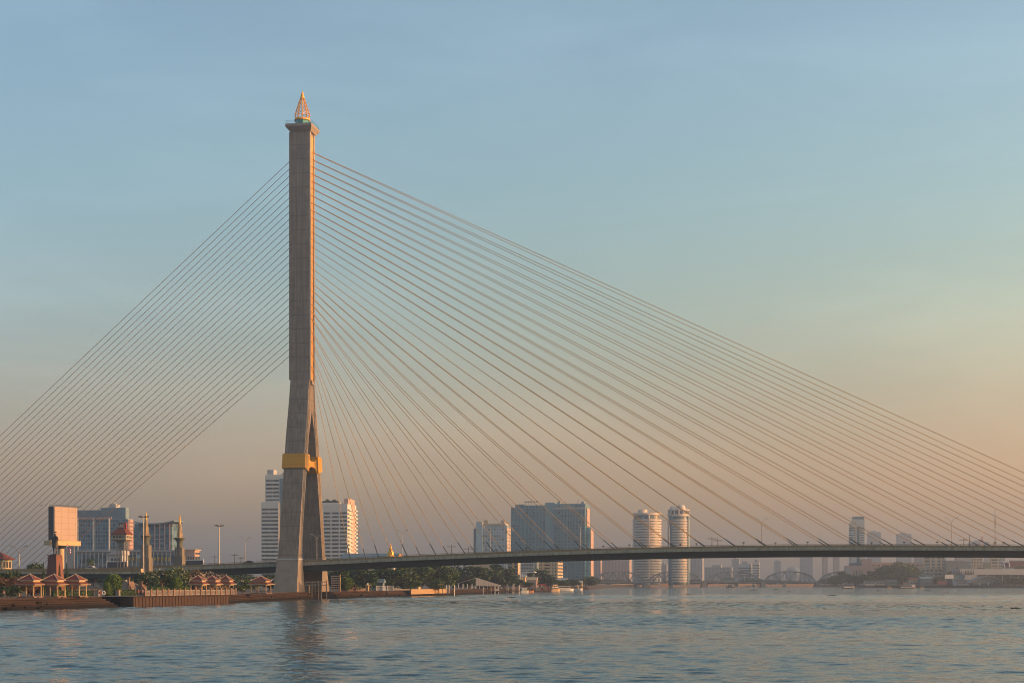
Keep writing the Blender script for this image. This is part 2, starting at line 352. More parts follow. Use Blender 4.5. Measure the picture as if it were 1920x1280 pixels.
def wave_height(X, Y, lmin):
    z = np.zeros_like(X)
    for l, a, ph, am in zip(lam, wang, wph, wamp):
        if l < lmin: continue
        k = 6.283 / l; z += am * (2.2 * ((np.sin(k * (X * math.cos(a) + Y * math.sin(a)) + ph + .9 * np.sin(.11 * X + .07 * Y + 3 * ph)) + 1) / 2) ** 1.7 - 1)
    gust = .72 + .38 * np.sin(.021 * X + .5) * np.sin(.034 * Y + .02 * X) + .2 * np.sin(.06 * Y - .013 * X + 1)
    wake = Y - (530 + .49 * X + 3 * np.sin(.03 * X) + 1.2 * np.sin(.11 * X + 2))
    near = np.clip((Y - 90) / 230, 0, 1); z = z * (1.02 + .5 * near * near * (3 - 2 * near))
    return z * gust + (.34 * np.exp(-(wake / 1.5) ** 2) + .15 * np.exp(-((wake - 7) / 1.6) ** 2)) * np.clip((X + 60) / 30, 0, 1) * (.75 + .25 * np.sin(.09 * X + np.sin(.37 * X)))
verts, faces, base_i = [], [], 0
bounds = [(-52, 52, 66, 140, .23), (-104, 104, 140, 280, .46), (-245, 245, 280, 720, .98)]
for x0, x1, y0, y1, st in bounds:
    nx, ny = int((x1 - x0) / st), int((y1 - y0) / st)
    X, Y = np.meshgrid(np.linspace(x0, x1, nx + 1), np.linspace(y0, y1, ny + 1))
    Z = wave_height(X, Y, 2.6 * st)
    fade = np.clip((X - x0) / 6, 0, 1) * np.clip((x1 - X) / 6, 0, 1) * np.clip((720 - Y) / 120, 0, 1) * np.clip((Y - 66) / 3, 0, 1)
    Z *= fade
    verts.append(np.stack([X, Y, Z], -1).reshape(-1, 3)); a = (np.arange(ny)[:, None] * (nx + 1) + np.arange(nx)[None]) + base_i
    faces.append(np.stack([a, a + 1, a + nx + 2, a + nx + 1], -1).reshape(-1, 4)); base_i += (nx + 1) * (ny + 1)
flat = [(-5000, 5000, -2800, 66), (-5000, 5000, 720, 6800)] + [q for x0, x1, y0, y1, st in bounds for q in ((-5000, x0, y0, y1), (x1, 5000, y0, y1))]
for x0, x1, y0, y1 in flat:
    verts.append(np.array([(x0, y0, 0), (x1, y0, 0), (x1, y1, 0), (x0, y1, 0)], float)); faces.append(np.array([[0, 1, 2, 3]]) + base_i); base_i += 4
vv, ff = np.concatenate(verts), np.concatenate(faces)
me = bpy.data.meshes.new('water'); me.vertices.add(len(vv)); me.vertices.foreach_set('co', vv.ravel())
me.loops.add(len(ff) * 4); me.polygons.add(len(ff)); me.loops.foreach_set('vertex_index', ff.ravel().astype(np.int32))
me.polygons.foreach_set('loop_start', np.arange(0, len(ff) * 4, 4, dtype=np.int32)); me.polygons.foreach_set('use_smooth', np.ones(len(ff), bool))
me.update(); me.validate()
me.materials.append(wm); water = bpy.data.objects.new('water', me); COL.objects.link(water); tag(water, kind='structure')
# ------------------------------------------------------------------ land: one sheet with the river cut out of it, and the banks
LZ = 2.35
def wl(px, py):
    Y = F * CH / (py - HY); return Vector((gx(px, Y), Y))
W_left = [Vector((-420, 240)), Vector((-200, 283)), wl(0, 1144), wl(120, 1141.5), wl(236, 1137.2), wl(250, 1136.5), wl(428, 1131), wl(500, 1127.5), wl(570, 1123.2), wl(680, 1119.6),
          wl(850, 1114.6), wl(950, 1111), wl(1030, 1108), wl(1105, 1104), Vector((95, 1460)), Vector((150, 1760))]
W_right = [Vector((395, 1775)), Vector((372, 1560)), Vector((520, 1470)), Vector((900, 1350)), Vector((4800, 1250))]
offs = [7, 7, 7, 7, 6, .35, .35, 4, 4, 3, 2, 2, 2, 2, 2, 2, 2, 2, 2, 2, 2]
Wp = W_left + W_right
Tp = []
for i, p in enumerate(Wp):
    d = (Wp[min(i + 1, len(Wp) - 1)] - Wp[max(i - 1, 0)]).normalized()
    Tp.append(p + Vector((-d.y, d.x)) * offs[i])
poly = [Vector((p.x, p.y, LZ)) for p in Tp] + [Vector((4800, 6500, LZ)), Vector((-4800, 6500, LZ)), Vector((-4800, 240, LZ))]
tris = tessellate_polygon([poly])
me = bpy.data.meshes.new('ground'); me.from_pydata([tuple(p) for p in poly], [], [tuple(t) for t in tris]); me.materials.append(paving)
bm = bmesh.new(); bm.from_mesh(me); bmesh.ops.recalc_face_normals(bm, faces=bm.faces)
if sum(f.normal.z for f in bm.faces) < 0: bmesh.ops.reverse_faces(bm, faces=bm.faces)
bm.to_mesh(me); bm.free()
o = bpy.data.objects.new('ground', me); COL.objects.link(o); tag(o, kind='structure')
def bank(i0, i1, name, m, steps=1):
    b = MB()
    for i in range(i0, i1):
        for k in range(steps):
            t0, t1 = k / steps, (k + 1) / steps
            z1 = LZ + (-0.4 - LZ) * t1; z0 = LZ + (-0.4 - LZ) * t0
            a0, a1 = Tp[i].lerp(Wp[i], t0 * .98), Tp[i + 1].lerp(Wp[i + 1], t0 * .98)
            c0, c1 = Tp[i].lerp(Wp[i], t1 if steps == 1 else t0 * .98 + .04), Tp[i + 1].lerp(Wp[i + 1], t1 if steps == 1 else t0 * .98 + .04)
            b.add([(a0.x, a0.y, z0), (a1.x, a1.y, z0), (c1.x, c1.y, z1), (c0.x, c0.y, z1)], [(0, 3, 2, 1)])
            if steps > 1:
                e0, e1 = Tp[i].lerp(Wp[i], t1 * .98), Tp[i + 1].lerp(Wp[i + 1], t1 * .98)
                b.add([(c0.x, c0.y, z1), (c1.x, c1.y, z1), (e1.x, e1.y, z1), (e0.x, e0.y, z1)], [(0, 3, 2, 1)])
    return tag(b.build(name, m), kind='structure')
bank(0, 4, 'stepped_riverbank', stone_bank, 6)
bank(6, 13, 'riverbank', stone_bank, 3)
bank(13, len(Wp) - 1, 'far_riverbank', mat('far bank wall', (0.06, 0.055, 0.05), .9, spec=.05), 1)

# ------------------------------------------------------------------ cable stayed bridge
TH = 0.17
A0 = Vector((-54.75, 515.5)); U = Vector((math.cos(TH), -math.sin(TH))); V = Vector((math.sin(TH), math.cos(TH)))
DW = 20.65; ST = -20.25
Cb = A0 + U * ST + V * (DW / 2)
# bridge frame: x along the deck from the pylon axis, y across (away), z up; cables stand at y = -DW/2 and +DW/2
bridge = thing('cable_stayed_bridge', 'concrete pylon bridge with gold spire and fan of orange stay cables over the river', 'bridge', (Cb.x, Cb.y, 0), -TH)
def bridge_pt(x, y, z=0): p = Cb + U * x + V * y; return (p.x, p.y, z)
ZS = [(-200, 8.2), (-120, 9.6), (-92, 10.2), (-55, 11.2), (-33, 11.9), (-12, 12.6), (9, 13.35), (39, 14.7), (61, 15.5), (80, 16.25), (117, 17.2), (150, 17.65), (175, 17.78), (210, 17.6), (242, 17.35), (290, 16.4), (330, 15.2), (420, 12)]
def deck_z(x):
    for (x0, z0), (x1, z1) in zip(ZS, ZS[1:]):
        if x <= x1: return z0 + (z1 - z0) * (x - x0) / (x1 - x0)
    return ZS[-1][1]
def deck_zs(x): return sum(deck_z(x + d) for d in (-12, -6, 0, 6, 12)) / 5
stations = [x for x in range(-185, 405, 5)]
def sweep(prof, name, m, parent, st=stations):
    n = len(prof); b = MB(); vs = []
    for x in st: vs += [(x, y, deck_zs(x) + dz) for y, dz in prof]
    fs = [(k * n + i, k * n + (i + 1) % n, (k + 1) * n + (i + 1) % n, (k + 1) * n + i) for k in range(len(st) - 1) for i in range(n)]
    fs += [tuple(range(n)), tuple(reversed(range((len(st) - 1) * n, len(st) * n)))]
    o = b.add(vs, fs).build(name, m, parent)
    bm = bmesh.new(); bm.from_mesh(o.data); bmesh.ops.recalc_face_normals(bm, faces=bm.faces); bm.to_mesh(o.data); bm.free()
    return o
H = DW / 2
sweep([(-H + 1.2, -1.85), (H - 1.2, -1.85), (H - 2.2, -3.75), (-H + 2.2, -3.75)], 'girder', soffit, bridge)
slab = sweep([(-H - .8, -1.85), (-H - .8, -1.08), (-H - .45, -1.08), (-H - .45, -.84), (H + .45, -.84), (H + .45, -1.08), (H + .8, -1.08), (H + .8, -1.85)], 'deck_slab', pale_concrete, bridge)
sweep([(-H + .8, -.835), (-H + .8, -.82), (H - .8, -.82), (H - .8, -.835)], 'roadway', asphalt, bridge)
for sgn in (-1, 1):
    par = sweep([(sgn * (H + .38), -.84), (sgn * (H + .38), -.16), (sgn * (H + .12), -.16), (sgn * (H + .12), -.84)], 'parapet', parapet_m, bridge)
    rail = MB()
    for x in stations[:-1]:
        rail.tube((x, sgn * (H + .25), deck_zs(x) + .12), (x + 5, sgn * (H + .25), deck_zs(x + 5) + .12), .05, n=5)
        rail.tube((x, sgn * (H + .25), deck_zs(x) - .17), (x, sgn * (H + .25), deck_zs(x) + .12), .05, n=5)
    rail.build('handrail', dark_metal, par)
# pylon
py = thing('pylon', None, None); py.parent = bridge
# half widths hx(z) along the deck; legs in y
shaft = MB()
hx0, hy0 = 3.32, 3.0
shaft.frustum((-hx0 - .05, hx0, -hy0, hy0), (-hx0, hx0 - .02, -hy0, hy0), 75.6, 161.6)
sh = shaft.build('shaft', concrete, py)
for sx in (1, -1):
    ch = MB()
    for yy in (-2.22, 2.22):                                            # raised ribs either side of the golden channel
        ch.box(min(sx * hx0, sx * (hx0 + .55)), max(sx * hx0, sx * (hx0 + .32)), yy - .78, yy + .78, 75.7, 161.5)
    ch.build('channel_rib', concrete_plain, sh)
    MB().box(min(sx * hx0, sx * (hx0 + .12)), max(sx * hx0, sx * (hx0 + .12)), -1.42, 1.42, 75.6, 160.5).build('channel_panel', gold_panel, sh)
    MB().box(min(sx * hx0, sx * (hx0 + .55)), max(sx * hx0, sx * (hx0 + .55)), -1.42, 1.42, 74.2, 75.6).build('channel_sill', concrete_plain, sh)
for sg in (-1, 1):
    leg = MB()
    prof = [(75.6, 3.0, 0.0, 3.34), (65.0, 5.35, 0.0, 3.40), (55.6, 7.75, 3.6, 3.45), (22.0, 14.3, 10.75, 3.52), (14.0, 15.85, 12.2, 3.56)]
    for (za, oa, ia, ha), (zb, ob, ib, hb) in zip(prof, prof[1:]):
        lo = [(-hb, sg * ob, zb), (hb, sg * ob, zb), (hb, sg * ib, zb), (-hb, sg * ib, zb)]
        hi = [(-ha, sg * oa, za), (ha, sg * oa, za), (ha, sg * ia, za), (-ha, sg * ia, za)]
        if sg > 0: lo, hi = lo[::-1], hi[::-1]
        leg.hull8(lo, hi)
    lg = leg.build('leg', concrete, py)
    fluted = MB()
    for hxs in (1,):
        for (za, oa, ia, ha), (zb, ob, ib, hb) in zip(prof[1:], prof[2:]):
            for t in (.33, .66):
                fluted.tube((ha + .02, sg * (oa + (max(ia, .3) - oa) * t), za), (hb + .02, sg * (ob + (ib - ob) * t), zb), .16, n=6)
    fluted.build('groove_rib', concrete_plain, lg)
    base = MB()
    lo = [(-4.3, sg * 19.2, 1.2), (4.1, sg * 19.2, 1.2), (4.1, sg * 9.8, 1.2), (-4.3, sg * 9.8, 1.2)]
    md = [(-3.75, sg * 16.3, 13.3), (3.7, sg * 16.3, 13.3), (3.7, sg * 11.7, 13.3), (-3.75, sg * 11.7, 13.3)]
    tp = [(-3.75, sg * 16.2, 14.0), (3.7, sg * 16.2, 14.0), (3.7, sg * 11.8, 14.0), (-3.75, sg * 11.8, 14.0)]
    if sg > 0: lo, md, tp = lo[::-1], md[::-1], tp[::-1]
    base.hull8(lo, md); base.hull8(md, tp)
    base.build('leg_base', concrete_plain, py)
    lp = MB()
    lp.box(-3.9, 3.9, min(sg * 16.35, sg * 16.5), max(sg * 16.35, sg * 16.5), 13.3, 13.6)
    lp.box(3.72, 3.9, min(sg * 11.5, sg * 16.35), max(sg * 11.5, sg * 16.35), 13.3, 13.6)
    lp.build('pipe', mat('pale pipe', (.45, .5, .52), .5), py)
# gold collar: a jacket round each leg and an arched tie between them
zb0, zb1 = 44.7, 49.6
def leg_io(z):
    t = (55.6 - z) / (55.6 - 22.0); return 7.75 + t * (14.3 - 7.75), 3.6 + t * (10.75 - 3.6)
for sg in (-1, 1):
    (o0, i0), (o1, i1) = leg_io(zb0), leg_io(zb1); o0 += .45; o1 += .45; i0 -= .5; i1 -= .5; hb = 4.1
    lo = [(-hb, sg * o0, zb0), (hb, sg * o0, zb0), (hb, sg * i0, zb0 - 1.0), (-hb, sg * i0, zb0 - 1.0)]
    hi = [(-hb, sg * o1, zb1), (hb, sg * o1, zb1), (hb, sg * i1, zb1), (-hb, sg * i1, zb1)]
    if sg > 0: lo, hi = lo[::-1], hi[::-1]
    MB().hull8(lo, hi).build('collar', gold_band, py)
arch = MB(); n = 16; pts_t, pts_b = [], []
yi = leg_io(46)[1] - .6
for i in range(n + 1):
    y = -yi + 2 * yi * i / n; q = abs(y) / yi
    pts_b.append((y, 45.6 - 1.9 * q ** 3.2)); pts_t.append((y, 47.5 + 1.8 * q ** 3))
for i in range(n):
    (y0, zb_), (y1, zb2) = pts_b[i], pts_b[i + 1]; z2, z3 = pts_t[i][1], pts_t[i + 1][1]
    arch.hull8([(-3.6, y0, zb_), (3.6, y0, zb_), (3.6, y1, zb2), (-3.6, y1, zb2)], [(-3.6, y0, z2), (3.6, y0, z2), (3.6, y1, z3), (-3.6, y1, z3)])
arch.build('collar_tie', gold_band, py)
# head: flared slab, rail, glass drum, gilded lattice bud
cap = MB(); cap.frustum((-hx0 - .1, hx0 + .6, -hy0 - .1, hy0 + .1), (-4.75, 4.75, -4.75, 4.75), 161.5, 163.0)
cap.box(-4.7, 4.7, -4.7, 4.7, 163.0, 163.9)
cp = cap.build('cap', concrete_plain, py)
rl = MB()
for a in range(12):
    t = a / 12 * 4; s, k = int(t), t - int(t); q = [(-4.5, -4.5), (4.5, -4.5), (4.5, 4.5), (-4.5, 4.5), (-4.5, -4.5)]
    x, y = q[s][0] + (q[s + 1][0] - q[s][0]) * k, q[s][1] + (q[s + 1][1] - q[s][1]) * k
    rl.tube((x, y, 163.9), (x, y, 165.0), .05, n=4)
for z in (164.4, 165.0):
    for i in range(4):
        q = [(-4.5, -4.5), (4.5, -4.5), (4.5, 4.5), (-4.5, 4.5), (-4.5, -4.5)]
        rl.tube((*q[i], z), (*q[i + 1], z), .05, n=4)
rl.build('railing', teal_glass, cp)
MB().lathe([(2.45, 163.9), (2.45, 165.9)], 8, a0=R(22.5)).build('glass_drum', teal_glass, py)
sp = MB()
ZF = lambda z: 165.9 + (z - 165.9) * .868
sp.lathe([(2.6, 165.9), (2.75, 166.0), (2.75, 166.5), (2.5, 166.55)], 16)
NR = 10; ring = lambda r, z: [(r * math.cos(2 * math.pi * i / NR), r * math.sin(2 * math.pi * i / NR), z) for i in range(NR)]
levels = [(1.9, 166.5), (2.95, 168.0), (2.55, 169.4), (2.1, 170.9), (1.62, 172.4), (1.15, 173.9), (.7, 175.2)]
rings = [ring(r * .93, ZF(z)) for r, z in levels]
for k in range(len(rings) - 1):
    for i in range(NR):
        sp.tube(rings[k][i], rings[k + 1][i], .13, n=5)
        sp.tube(rings[k][i], rings[k + 1][(i + 1) % NR], .06, n=4)
    for i in range(NR): sp.tube(rings[k + 1][i], rings[k + 1][(i + 1) % NR], .06, n=4)
sp.tube((0, 0, 166.5), (0, 0, ZF(175)), .2, .15, n=8)
spire = sp.build('spire', gold, py)
MB().lathe([(.72, ZF(175.0)), (.64, ZF(176.0)), (.38, ZF(177.0)), (.05, ZF(178.0))], 12).build('finial', gold_bright, spire)
# stay cables (each with its anchor tube)
ymain = [283.5 + 13.6 * (27 - n) for n in range(28)]; ymain[0], ymain[1], ymain[2], ymain[3] = 684, 660, 639, 620.5
for n in range(28):
    zt = CH + (HY - ymain[n]) * 527 / F
    xb = -ST + 10 * n
    for sg in (-1, 1):
        p1 = Vector((xb, sg * H, deck_zs(xb) - .84)); p0 = Vector((hx0 + .1, sg * .75, zt))
        d = (p0 - p1).normalized()
        c = MB().tube(p1 + d * 2, p0, .098, n=6).build('stay_cable', cable_m, bridge)
        ln = 5.2 if sg < 0 else 4.6
        a = MB(); a.tube(p1, p1 + d * ln, .18, .16, n=8); a.box(xb - .5, xb + .7, sg * H - .35, sg * H + .35, p1.z, p1.z + .5)
        a.build('anchor_tube', anchor_m, c)
for n in range(28):
    zt = CH + (HY - (297 + 13.5 * (27 - n))) * 529.7 / F
    xb = -97.3 - 2.75 * n
    p1 = Vector((xb, 0, deck_zs(xb) - .6)); p0 = Vector((-hx0 - .1, 0, zt)); d = (p0 - p1).normalized()
    c = MB().tube(p1, p0, .09, n=6).build('stay_cable', back_cable_m, bridge)
# piers of the approach
for x in (-45, -80, -125, -170):
    for y in (-5, 5):
        MB().box(x - .9, x + .9, y - 1.1, y + 1.1, LZ, deck_zs(x) - 3.5).build('pier', concrete_plain, bridge)
# ------------------------------------------------------------------ planting
def crown_mesh(name, seed, m, shape='round', clumps=26, per=70, leaf=.055, dense=False):
    """unit crown: radius 0.5 in plan, z 0..1, leaf sized faces gathered in clumps"""
    rnd = random.Random(seed); b = MB()
    def leafq(p, s):
        a = Vector((rnd.uniform(-1, 1), rnd.uniform(-1, 1), rnd.uniform(-1, 1))).normalized(); c = a.orthogonal().normalized(); e = a.cross(c)
        t = rnd.uniform(0, 6.28); c, e = c * math.cos(t) + e * math.sin(t), e * math.cos(t) - c * math.sin(t)
        s2 = s * rnd.uniform(.45, .8); s1 = s * rnd.uniform(.8, 1.3)
        b.add([p - c * s1, p - e * s2, p + c * s1, p + e * s2], [(0, 1, 2, 3)])
    def inside(x, y, z):
        r = math.hypot(x, y) * 2
        if shape == 'box': return r ** 3 + abs(2 * z - 1) ** 3.2 < 1
        if shape == 'cone': return r < max(0, 1 - z) ** .8 * .95 + .05
        if shape == 'umbrella': return r * r + ((z - .45) / .55) ** 2 < 1
        return r * r + (2 * z - 1) ** 2 < 1
    if dense:
        k = 0
        while k < clumps * per:
            x, y, z = rnd.uniform(-.5, .5), rnd.uniform(-.5, .5), rnd.uniform(0, 1)
            if not inside(x, y, z): continue
            if inside(x * 1.22, y * 1.22, .5 + (z - .5) * 1.22) and rnd.random() < .8: continue
            leafq(Vector((x, y, z)), leaf); k += 1
        return b.mesh(name, m)
    made = 0
    while made < clumps:
        x, y, z = rnd.uniform(-.5, .5), rnd.uniform(-.5, .5), rnd.uniform(.02, .98)
        if not inside(x * 1.18, y * 1.18, .5 + (z - .5) * 1.15): continue
        if inside(x * 1.9, y * 1.9, .5 + (z - .5) * 1.9) and rnd.random() < .6: continue
        made += 1; cr = rnd.uniform(.10, .19)
        for _ in range(per):
            d = Vector((rnd.gauss(0, 1), rnd.gauss(0, 1), rnd.gauss(0, .8))).normalized() * cr * rnd.random() ** .45
            leafq(Vector((x, y, z)) + d, leaf * rnd.uniform(.7, 1.2))
    return b.mesh(name, m)
def trunk_mesh(seed, limbs=6, top=.75):
    rnd = random.Random(seed); b = MB(); q = Vector((rnd.uniform(-.03, .03), rnd.uniform(-.03, .03), top * .55))
    b.tube((0, 0, -.03), q, .045, .03, 7)
    for i in range(limbs):
        a = 6.28 * i / limbs + rnd.uniform(-.4, .4); r = rnd.uniform(.2, .36)
        m_ = q + Vector((math.cos(a) * r * .5, math.sin(a) * r * .5, rnd.uniform(.08, .18)))
        e = Vector((math.cos(a) * r, math.sin(a) * r, rnd.uniform(.6, .92)))
        b.tube(q - Vector((0, 0, .02)), m_, .022, .015, 5); b.tube(m_, e, .015, .006, 5)
    return b.mesh('trunk', bark)
CR = {}
def tree(name, label, px, Y, w, z0, z1, kind, seed, group=None, cat='tree', zc=.25, shape=None, x=None, base=None):
    """w crown width, z0..z1 ground to top in metres, zc share of the height that is bare stem"""
    key = (kind, seed % 3)
    lm = {'dark': leaf_dark, 'mid': leaf_mid, 'topiary': leaf_light, 'brown': leaf_brown, 'red': leaf_red, 'cypress': leaf_dark}[kind]
    if key not in CR:
        if kind == 'topiary': CR[key] = crown_mesh('crown', seed + 7, lm, 'box', 60, 70, .045, True)
        elif kind == 'cypress': CR[key] = crown_mesh('crown', seed + 7, lm, 'cone', 20, 50, .07, True)
        else: CR[key] = crown_mesh('crown', seed + 7, lm, 'umbrella' if kind in ('brown', 'red') else 'round', 34, 75, .045)
    t = thing(name, label, cat, ((gx(px, Y) if x is None else x), Y, z0), seed * 1.3, group)
    hh = z1 - z0
    c = bpy.data.objects.new('crown', CR[key]); COL.objects.link(c); c.parent = t
    c.location = (0, 0, hh * zc); c.scale = (w, w, hh * (1 - zc))
    k = ('tr', seed % 4)
    if k not in CR: CR[k] = trunk_mesh(seed % 4)
    s = bpy.data.objects.new('trunk', CR[k]); COL.objects.link(s); s.parent = t; s.scale = (w * .8, w * .8, hh * .95)
    return t

# ------------------------------------------------------------------ riverside pavilions with double red roofs
def pavilion(px, Y, wl_, label, group, x=None, rz=-TH, hgt=1.0):
    t = thing('riverside_pavilion', label, 'pavilion', (gx(px, Y) if x is None else x, Y, LZ), rz, group)
    a = wl_ / 2; u = a * .77; p = a * .68; f = a * .64
    z = lambda q: q * hgt
    MB().box(-p - .35, p + .35, -p - .35, p + .35, 0.003, .28).box(p + .35, p + .9, -.8, .8, .003, .15).build('plinth', pink_stone, t)
    for sx in (-1, 1):
        for sy in (-1, 1):
            MB().box(sx * p - .11, sx * p + .11, sy * p - .11, sy * p + .11, .28, z(2.75)).build('post', cream, t)
    for sx in (-1, 1):
        MB().box(sx * p * .0 - .08, sx * p * .0 + .08, sx * p - .08, sx * p + .08, .28, z(2.75)).build('post', cream, t)
        MB().box(sx * p - .10, sx * p + .10, -p + .12, p - .12, z(2.5), z(2.75)).build('beam', cream, t)
        MB().box(-p + .12, p - .12, sx * p - .10, sx * p + .10, z(2.5), z(2.75)).build('beam', cream, t)
    lr = MB(); lr.box(-a, a, -a, a, z(2.75), z(2.75) + .13, 1)
    lr.frustum((-a, a, -a, a), (-f - .1, f + .1, -f - .1, f + .1), z(2.75) + .13, z(3.4)).build('lower_roof', [roof_red, roof_trim], t)
    MB().box(-f, f, -f, f, z(3.4), z(3.72)).build('frieze', cream, t)
    ur = MB(); ur.box(-u, u, -u, u, z(3.72), z(3.72) + .12, 1)
    ur.frustum((-u, u, -u, u), (-.05, .05, -.05, .05), z(3.72) + .12, z(5.15))
    for sx, sy in ((-1, -1), (1, -1), (1, 1), (-1, 1)): ur.tube((sx * u, sy * u, z(3.72) + .14), (0, 0, z(5.17)), .07, n=5, mi=1)
    ur.ball((0, 0, z(5.2)), .12, 8, 6, 1)
    ur.build('upper_roof', [roof_red, roof_trim], t)
    MB().box(-p + .3, p - .3, p - .75, p - .35, .7, .78).box(-p + .4, -p + .55, p - .7, p - .4, .28, .7).box(p - .55, p - .4, p - .7, p - .4, .28, .7).build('bench', wood_d, t)
    return t
pavilion(56, 333, 5.0, 'red roofed pavilion nearest the brown shrubs at the river bend', 'red roofed pavilions on the promenade')
pavilion(101, 337, 5.0, 'red roofed pavilion in front of the statue pedestal', 'red roofed pavilions on the promenade')
pavilion(141.5, 341, 5.0, 'red roofed pavilion beside the tan ramp wall, last of its row of three', 'red roofed pavilions on the promenade')
pavilion(372, 398, 4.6, 'red roofed pavilion half hidden behind the flowering trees and balustrade', 'red roofed pavilions on the promenade')
pavilion(398, 406, 4.6, 'red roofed pavilion in the middle of the row behind the balustrade', 'red roofed pavilions on the promenade')
pavilion(423.7, 413, 4.6, 'red roofed pavilion at the end of the balustrade towards the pylon', 'red roofed pavilions on the promenade')
pavilion(489.5, 432, 6.2, 'larger red roofed pavilion standing alone at the foot of the pylon', 'red roofed pavilions on the promenade', hgt=.98)

# ------------------------------------------------------------------ promenade wall, balustrade, hedges
a_, b_ = Tp[5], Tp[6]; L = (Wp[6] - Wp[5]).length; dr = (Wp[6] - Wp[5]).normalized(); ang = math.atan2(dr.y, dr.x)
t = thing('sheet_pile_wall', 'brown plank wall rising from the river below the balustrade', 'river wall', (Wp[5].x, Wp[5].y, 0), ang)
m = MB(); n = int(L / .8)
for i in range(n):
    x0 = i * L / n; dy = .14 if i % 2 else 0
    m.box(x0, x0 + L / n, -.02 - dy, .34, -.6, 2.1)
m.build('pile_face', timber, t)
MB().box(-.1, L + .1, -.25, .45, 2.1, 2.34).build('capping_beam', stone_bank, t)
MB().box(-.4, -.1, -.3, 3.2, -.6, 2.34).build('end_return', timber, t)
t = thing('balustrade', 'pink balustrade of square posts and pale panels along the promenade edge', 'balustrade', (Wp[5].x, Wp[5].y, LZ), ang)
x0b = ray_hit(Wp[5].x, Wp[5].y, dr.x, dr.y, 277); x1b = ray_hit(Wp[5].x, Wp[5].y, dr.x, dr.y, 446); NP = 18
for i in range(NP):
    x = x0b + (x1b - x0b) * i / (NP - 1)
    MB().box(x - .3, x + .3, .55, 1.05, .003, 1.65).box(x - .36, x + .36, .5, 1.1, 1.65, 1.78).build('post', pink_stone, t)
    if i < NP - 1:
        xe = x0b + (x1b - x0b) * (i + 1) / (NP - 1); q = MB()
        q.box(x + .3, xe - .3, .72, .88, .1, .28); q.box(x + .3, xe - .3, .72, .88, 1.2, 1.38)
        for k in range(9):
            xx = x + .4 + (xe - x - .8) * k / 8; q.box(xx - .07, xx + .07, .75, .85, .28, 1.2)
        q.build('panel', mat('grey balustrade', (.22, .20, .18), .8), t)
def hedge(px0, px1, Y0, Y1, hgt, wid, label, m=leaf_dark, top=None):
    p0, p1 = Vector((gx(px0, Y0), Y0)), Vector((gx(px1, Y1), Y1)); d = p1 - p0; Ln = d.length
    t = thing('clipped_hedge', label, 'hedge', (p0.x, p0.y, LZ), math.atan2(d.y, d.x)); rnd = random.Random(int(px0)); b = MB()
    b.box(.1, Ln - .1, .1, wid - .1, .003, hgt - .1)
    for _ in range(int(Ln * 170)):
        f = rnd.choice('ftt'); x = rnd.uniform(0, Ln); s = rnd.uniform(.08, .16)
        p = Vector((x, rnd.uniform(0, wid), hgt + rnd.uniform(-.1, .06))) if f == 't' else Vector((x, rnd.uniform(-.05, .1), rnd.uniform(.05, hgt)))
        q = Vector((rnd.uniform(-1, 1), rnd.uniform(-1, 1), rnd.uniform(-1, 1))).normalized(); c = q.orthogonal().normalized() * s; e = q.cross(c)
        b.add([p - c, p - e, p + c, p + e], [(0, 1, 2, 3)])
    b.build('foliage', m, t)
hedge(100, 176, 352, 362, 1.3, 1.2, 'dark clipped hedge behind the three left pavilions')
hedge(205, 262, 372, 384, 1.3, 1.4, 'dark clipped hedge beside the round topiary tree')
hedge(285, 356, 398, 420, 1.9, 1.5, 'sunlit clipped hedge top showing over the balustrade', leaf_light)
# low planter walls and the tan ramp wall
t = thing('ramp_wall', 'tan panelled wall sloping up behind the pavilions', 'wall', (gx(100, 395), 395, LZ), -.05)
m = MB(); m.prism([(0, .003), (14.5, .003), (13.2, 1.6), (0, 1.6)], 0, .4); m.build('wall_face', lines_mat('tan panels', (.42, .31, .22), (.16, .12, .09), 1.7, .8, .1, .06, var=.1), t)
MB().box(-.2, 13.4, -.06, .46, 1.6, 1.75).build('coping', pink_stone, t)
t = thing('railing_wall', 'low grey railing wall above the tan ramp wall', 'wall', (gx(140, 410), 410, LZ), -.1)
MB().box(0, 9.5, 0, .3, .003, 2.2).build('wall_face', concrete_plain, t)
m = MB()
for i in range(20): m.box(.1 + i * .48, .2 + i * .48, .1, .18, 2.2, 3.1)
m.box(0, 9.5, .08, .2, 3.1, 3.2); m.build('railing', steel_grey, t)
for i, (p0, p1, y0, lab) in enumerate(((229, 246, 1083, 'taller sloped stair abutment with a pillar under the viaduct'), (243, 272, 1090, 'lower sloped stair abutment with an orange lit side under the viaduct'))):
    Y = 398 + 6 * i; t = thing('stair_abutment', lab, 'stair', (gx(p0, Y), Y, LZ), -TH, 'stair abutments under the viaduct'); wdt = (p1 - p0) * Y / F; hh = zy(y0, Y) - LZ
    MB().prism([(0, .003), (wdt * .8, .003), (wdt * .8, hh * .55), (wdt * .25, hh * .9), (0, hh * .6)], 0, 3.0).build('stair_block', concrete_plain, t)
    MB().prism([(wdt * .8, .003), (wdt * 1.35, .003), (wdt * .8, hh * .8)], 0, 3.0).build('side_ramp', pink_stone, t)
    MB().box(wdt * .66, wdt * .86, -.25, .25, .003, hh).box(wdt * .6, wdt * .92, -.32, .32, hh, hh + .2).build('pillar', pink_stone, t)
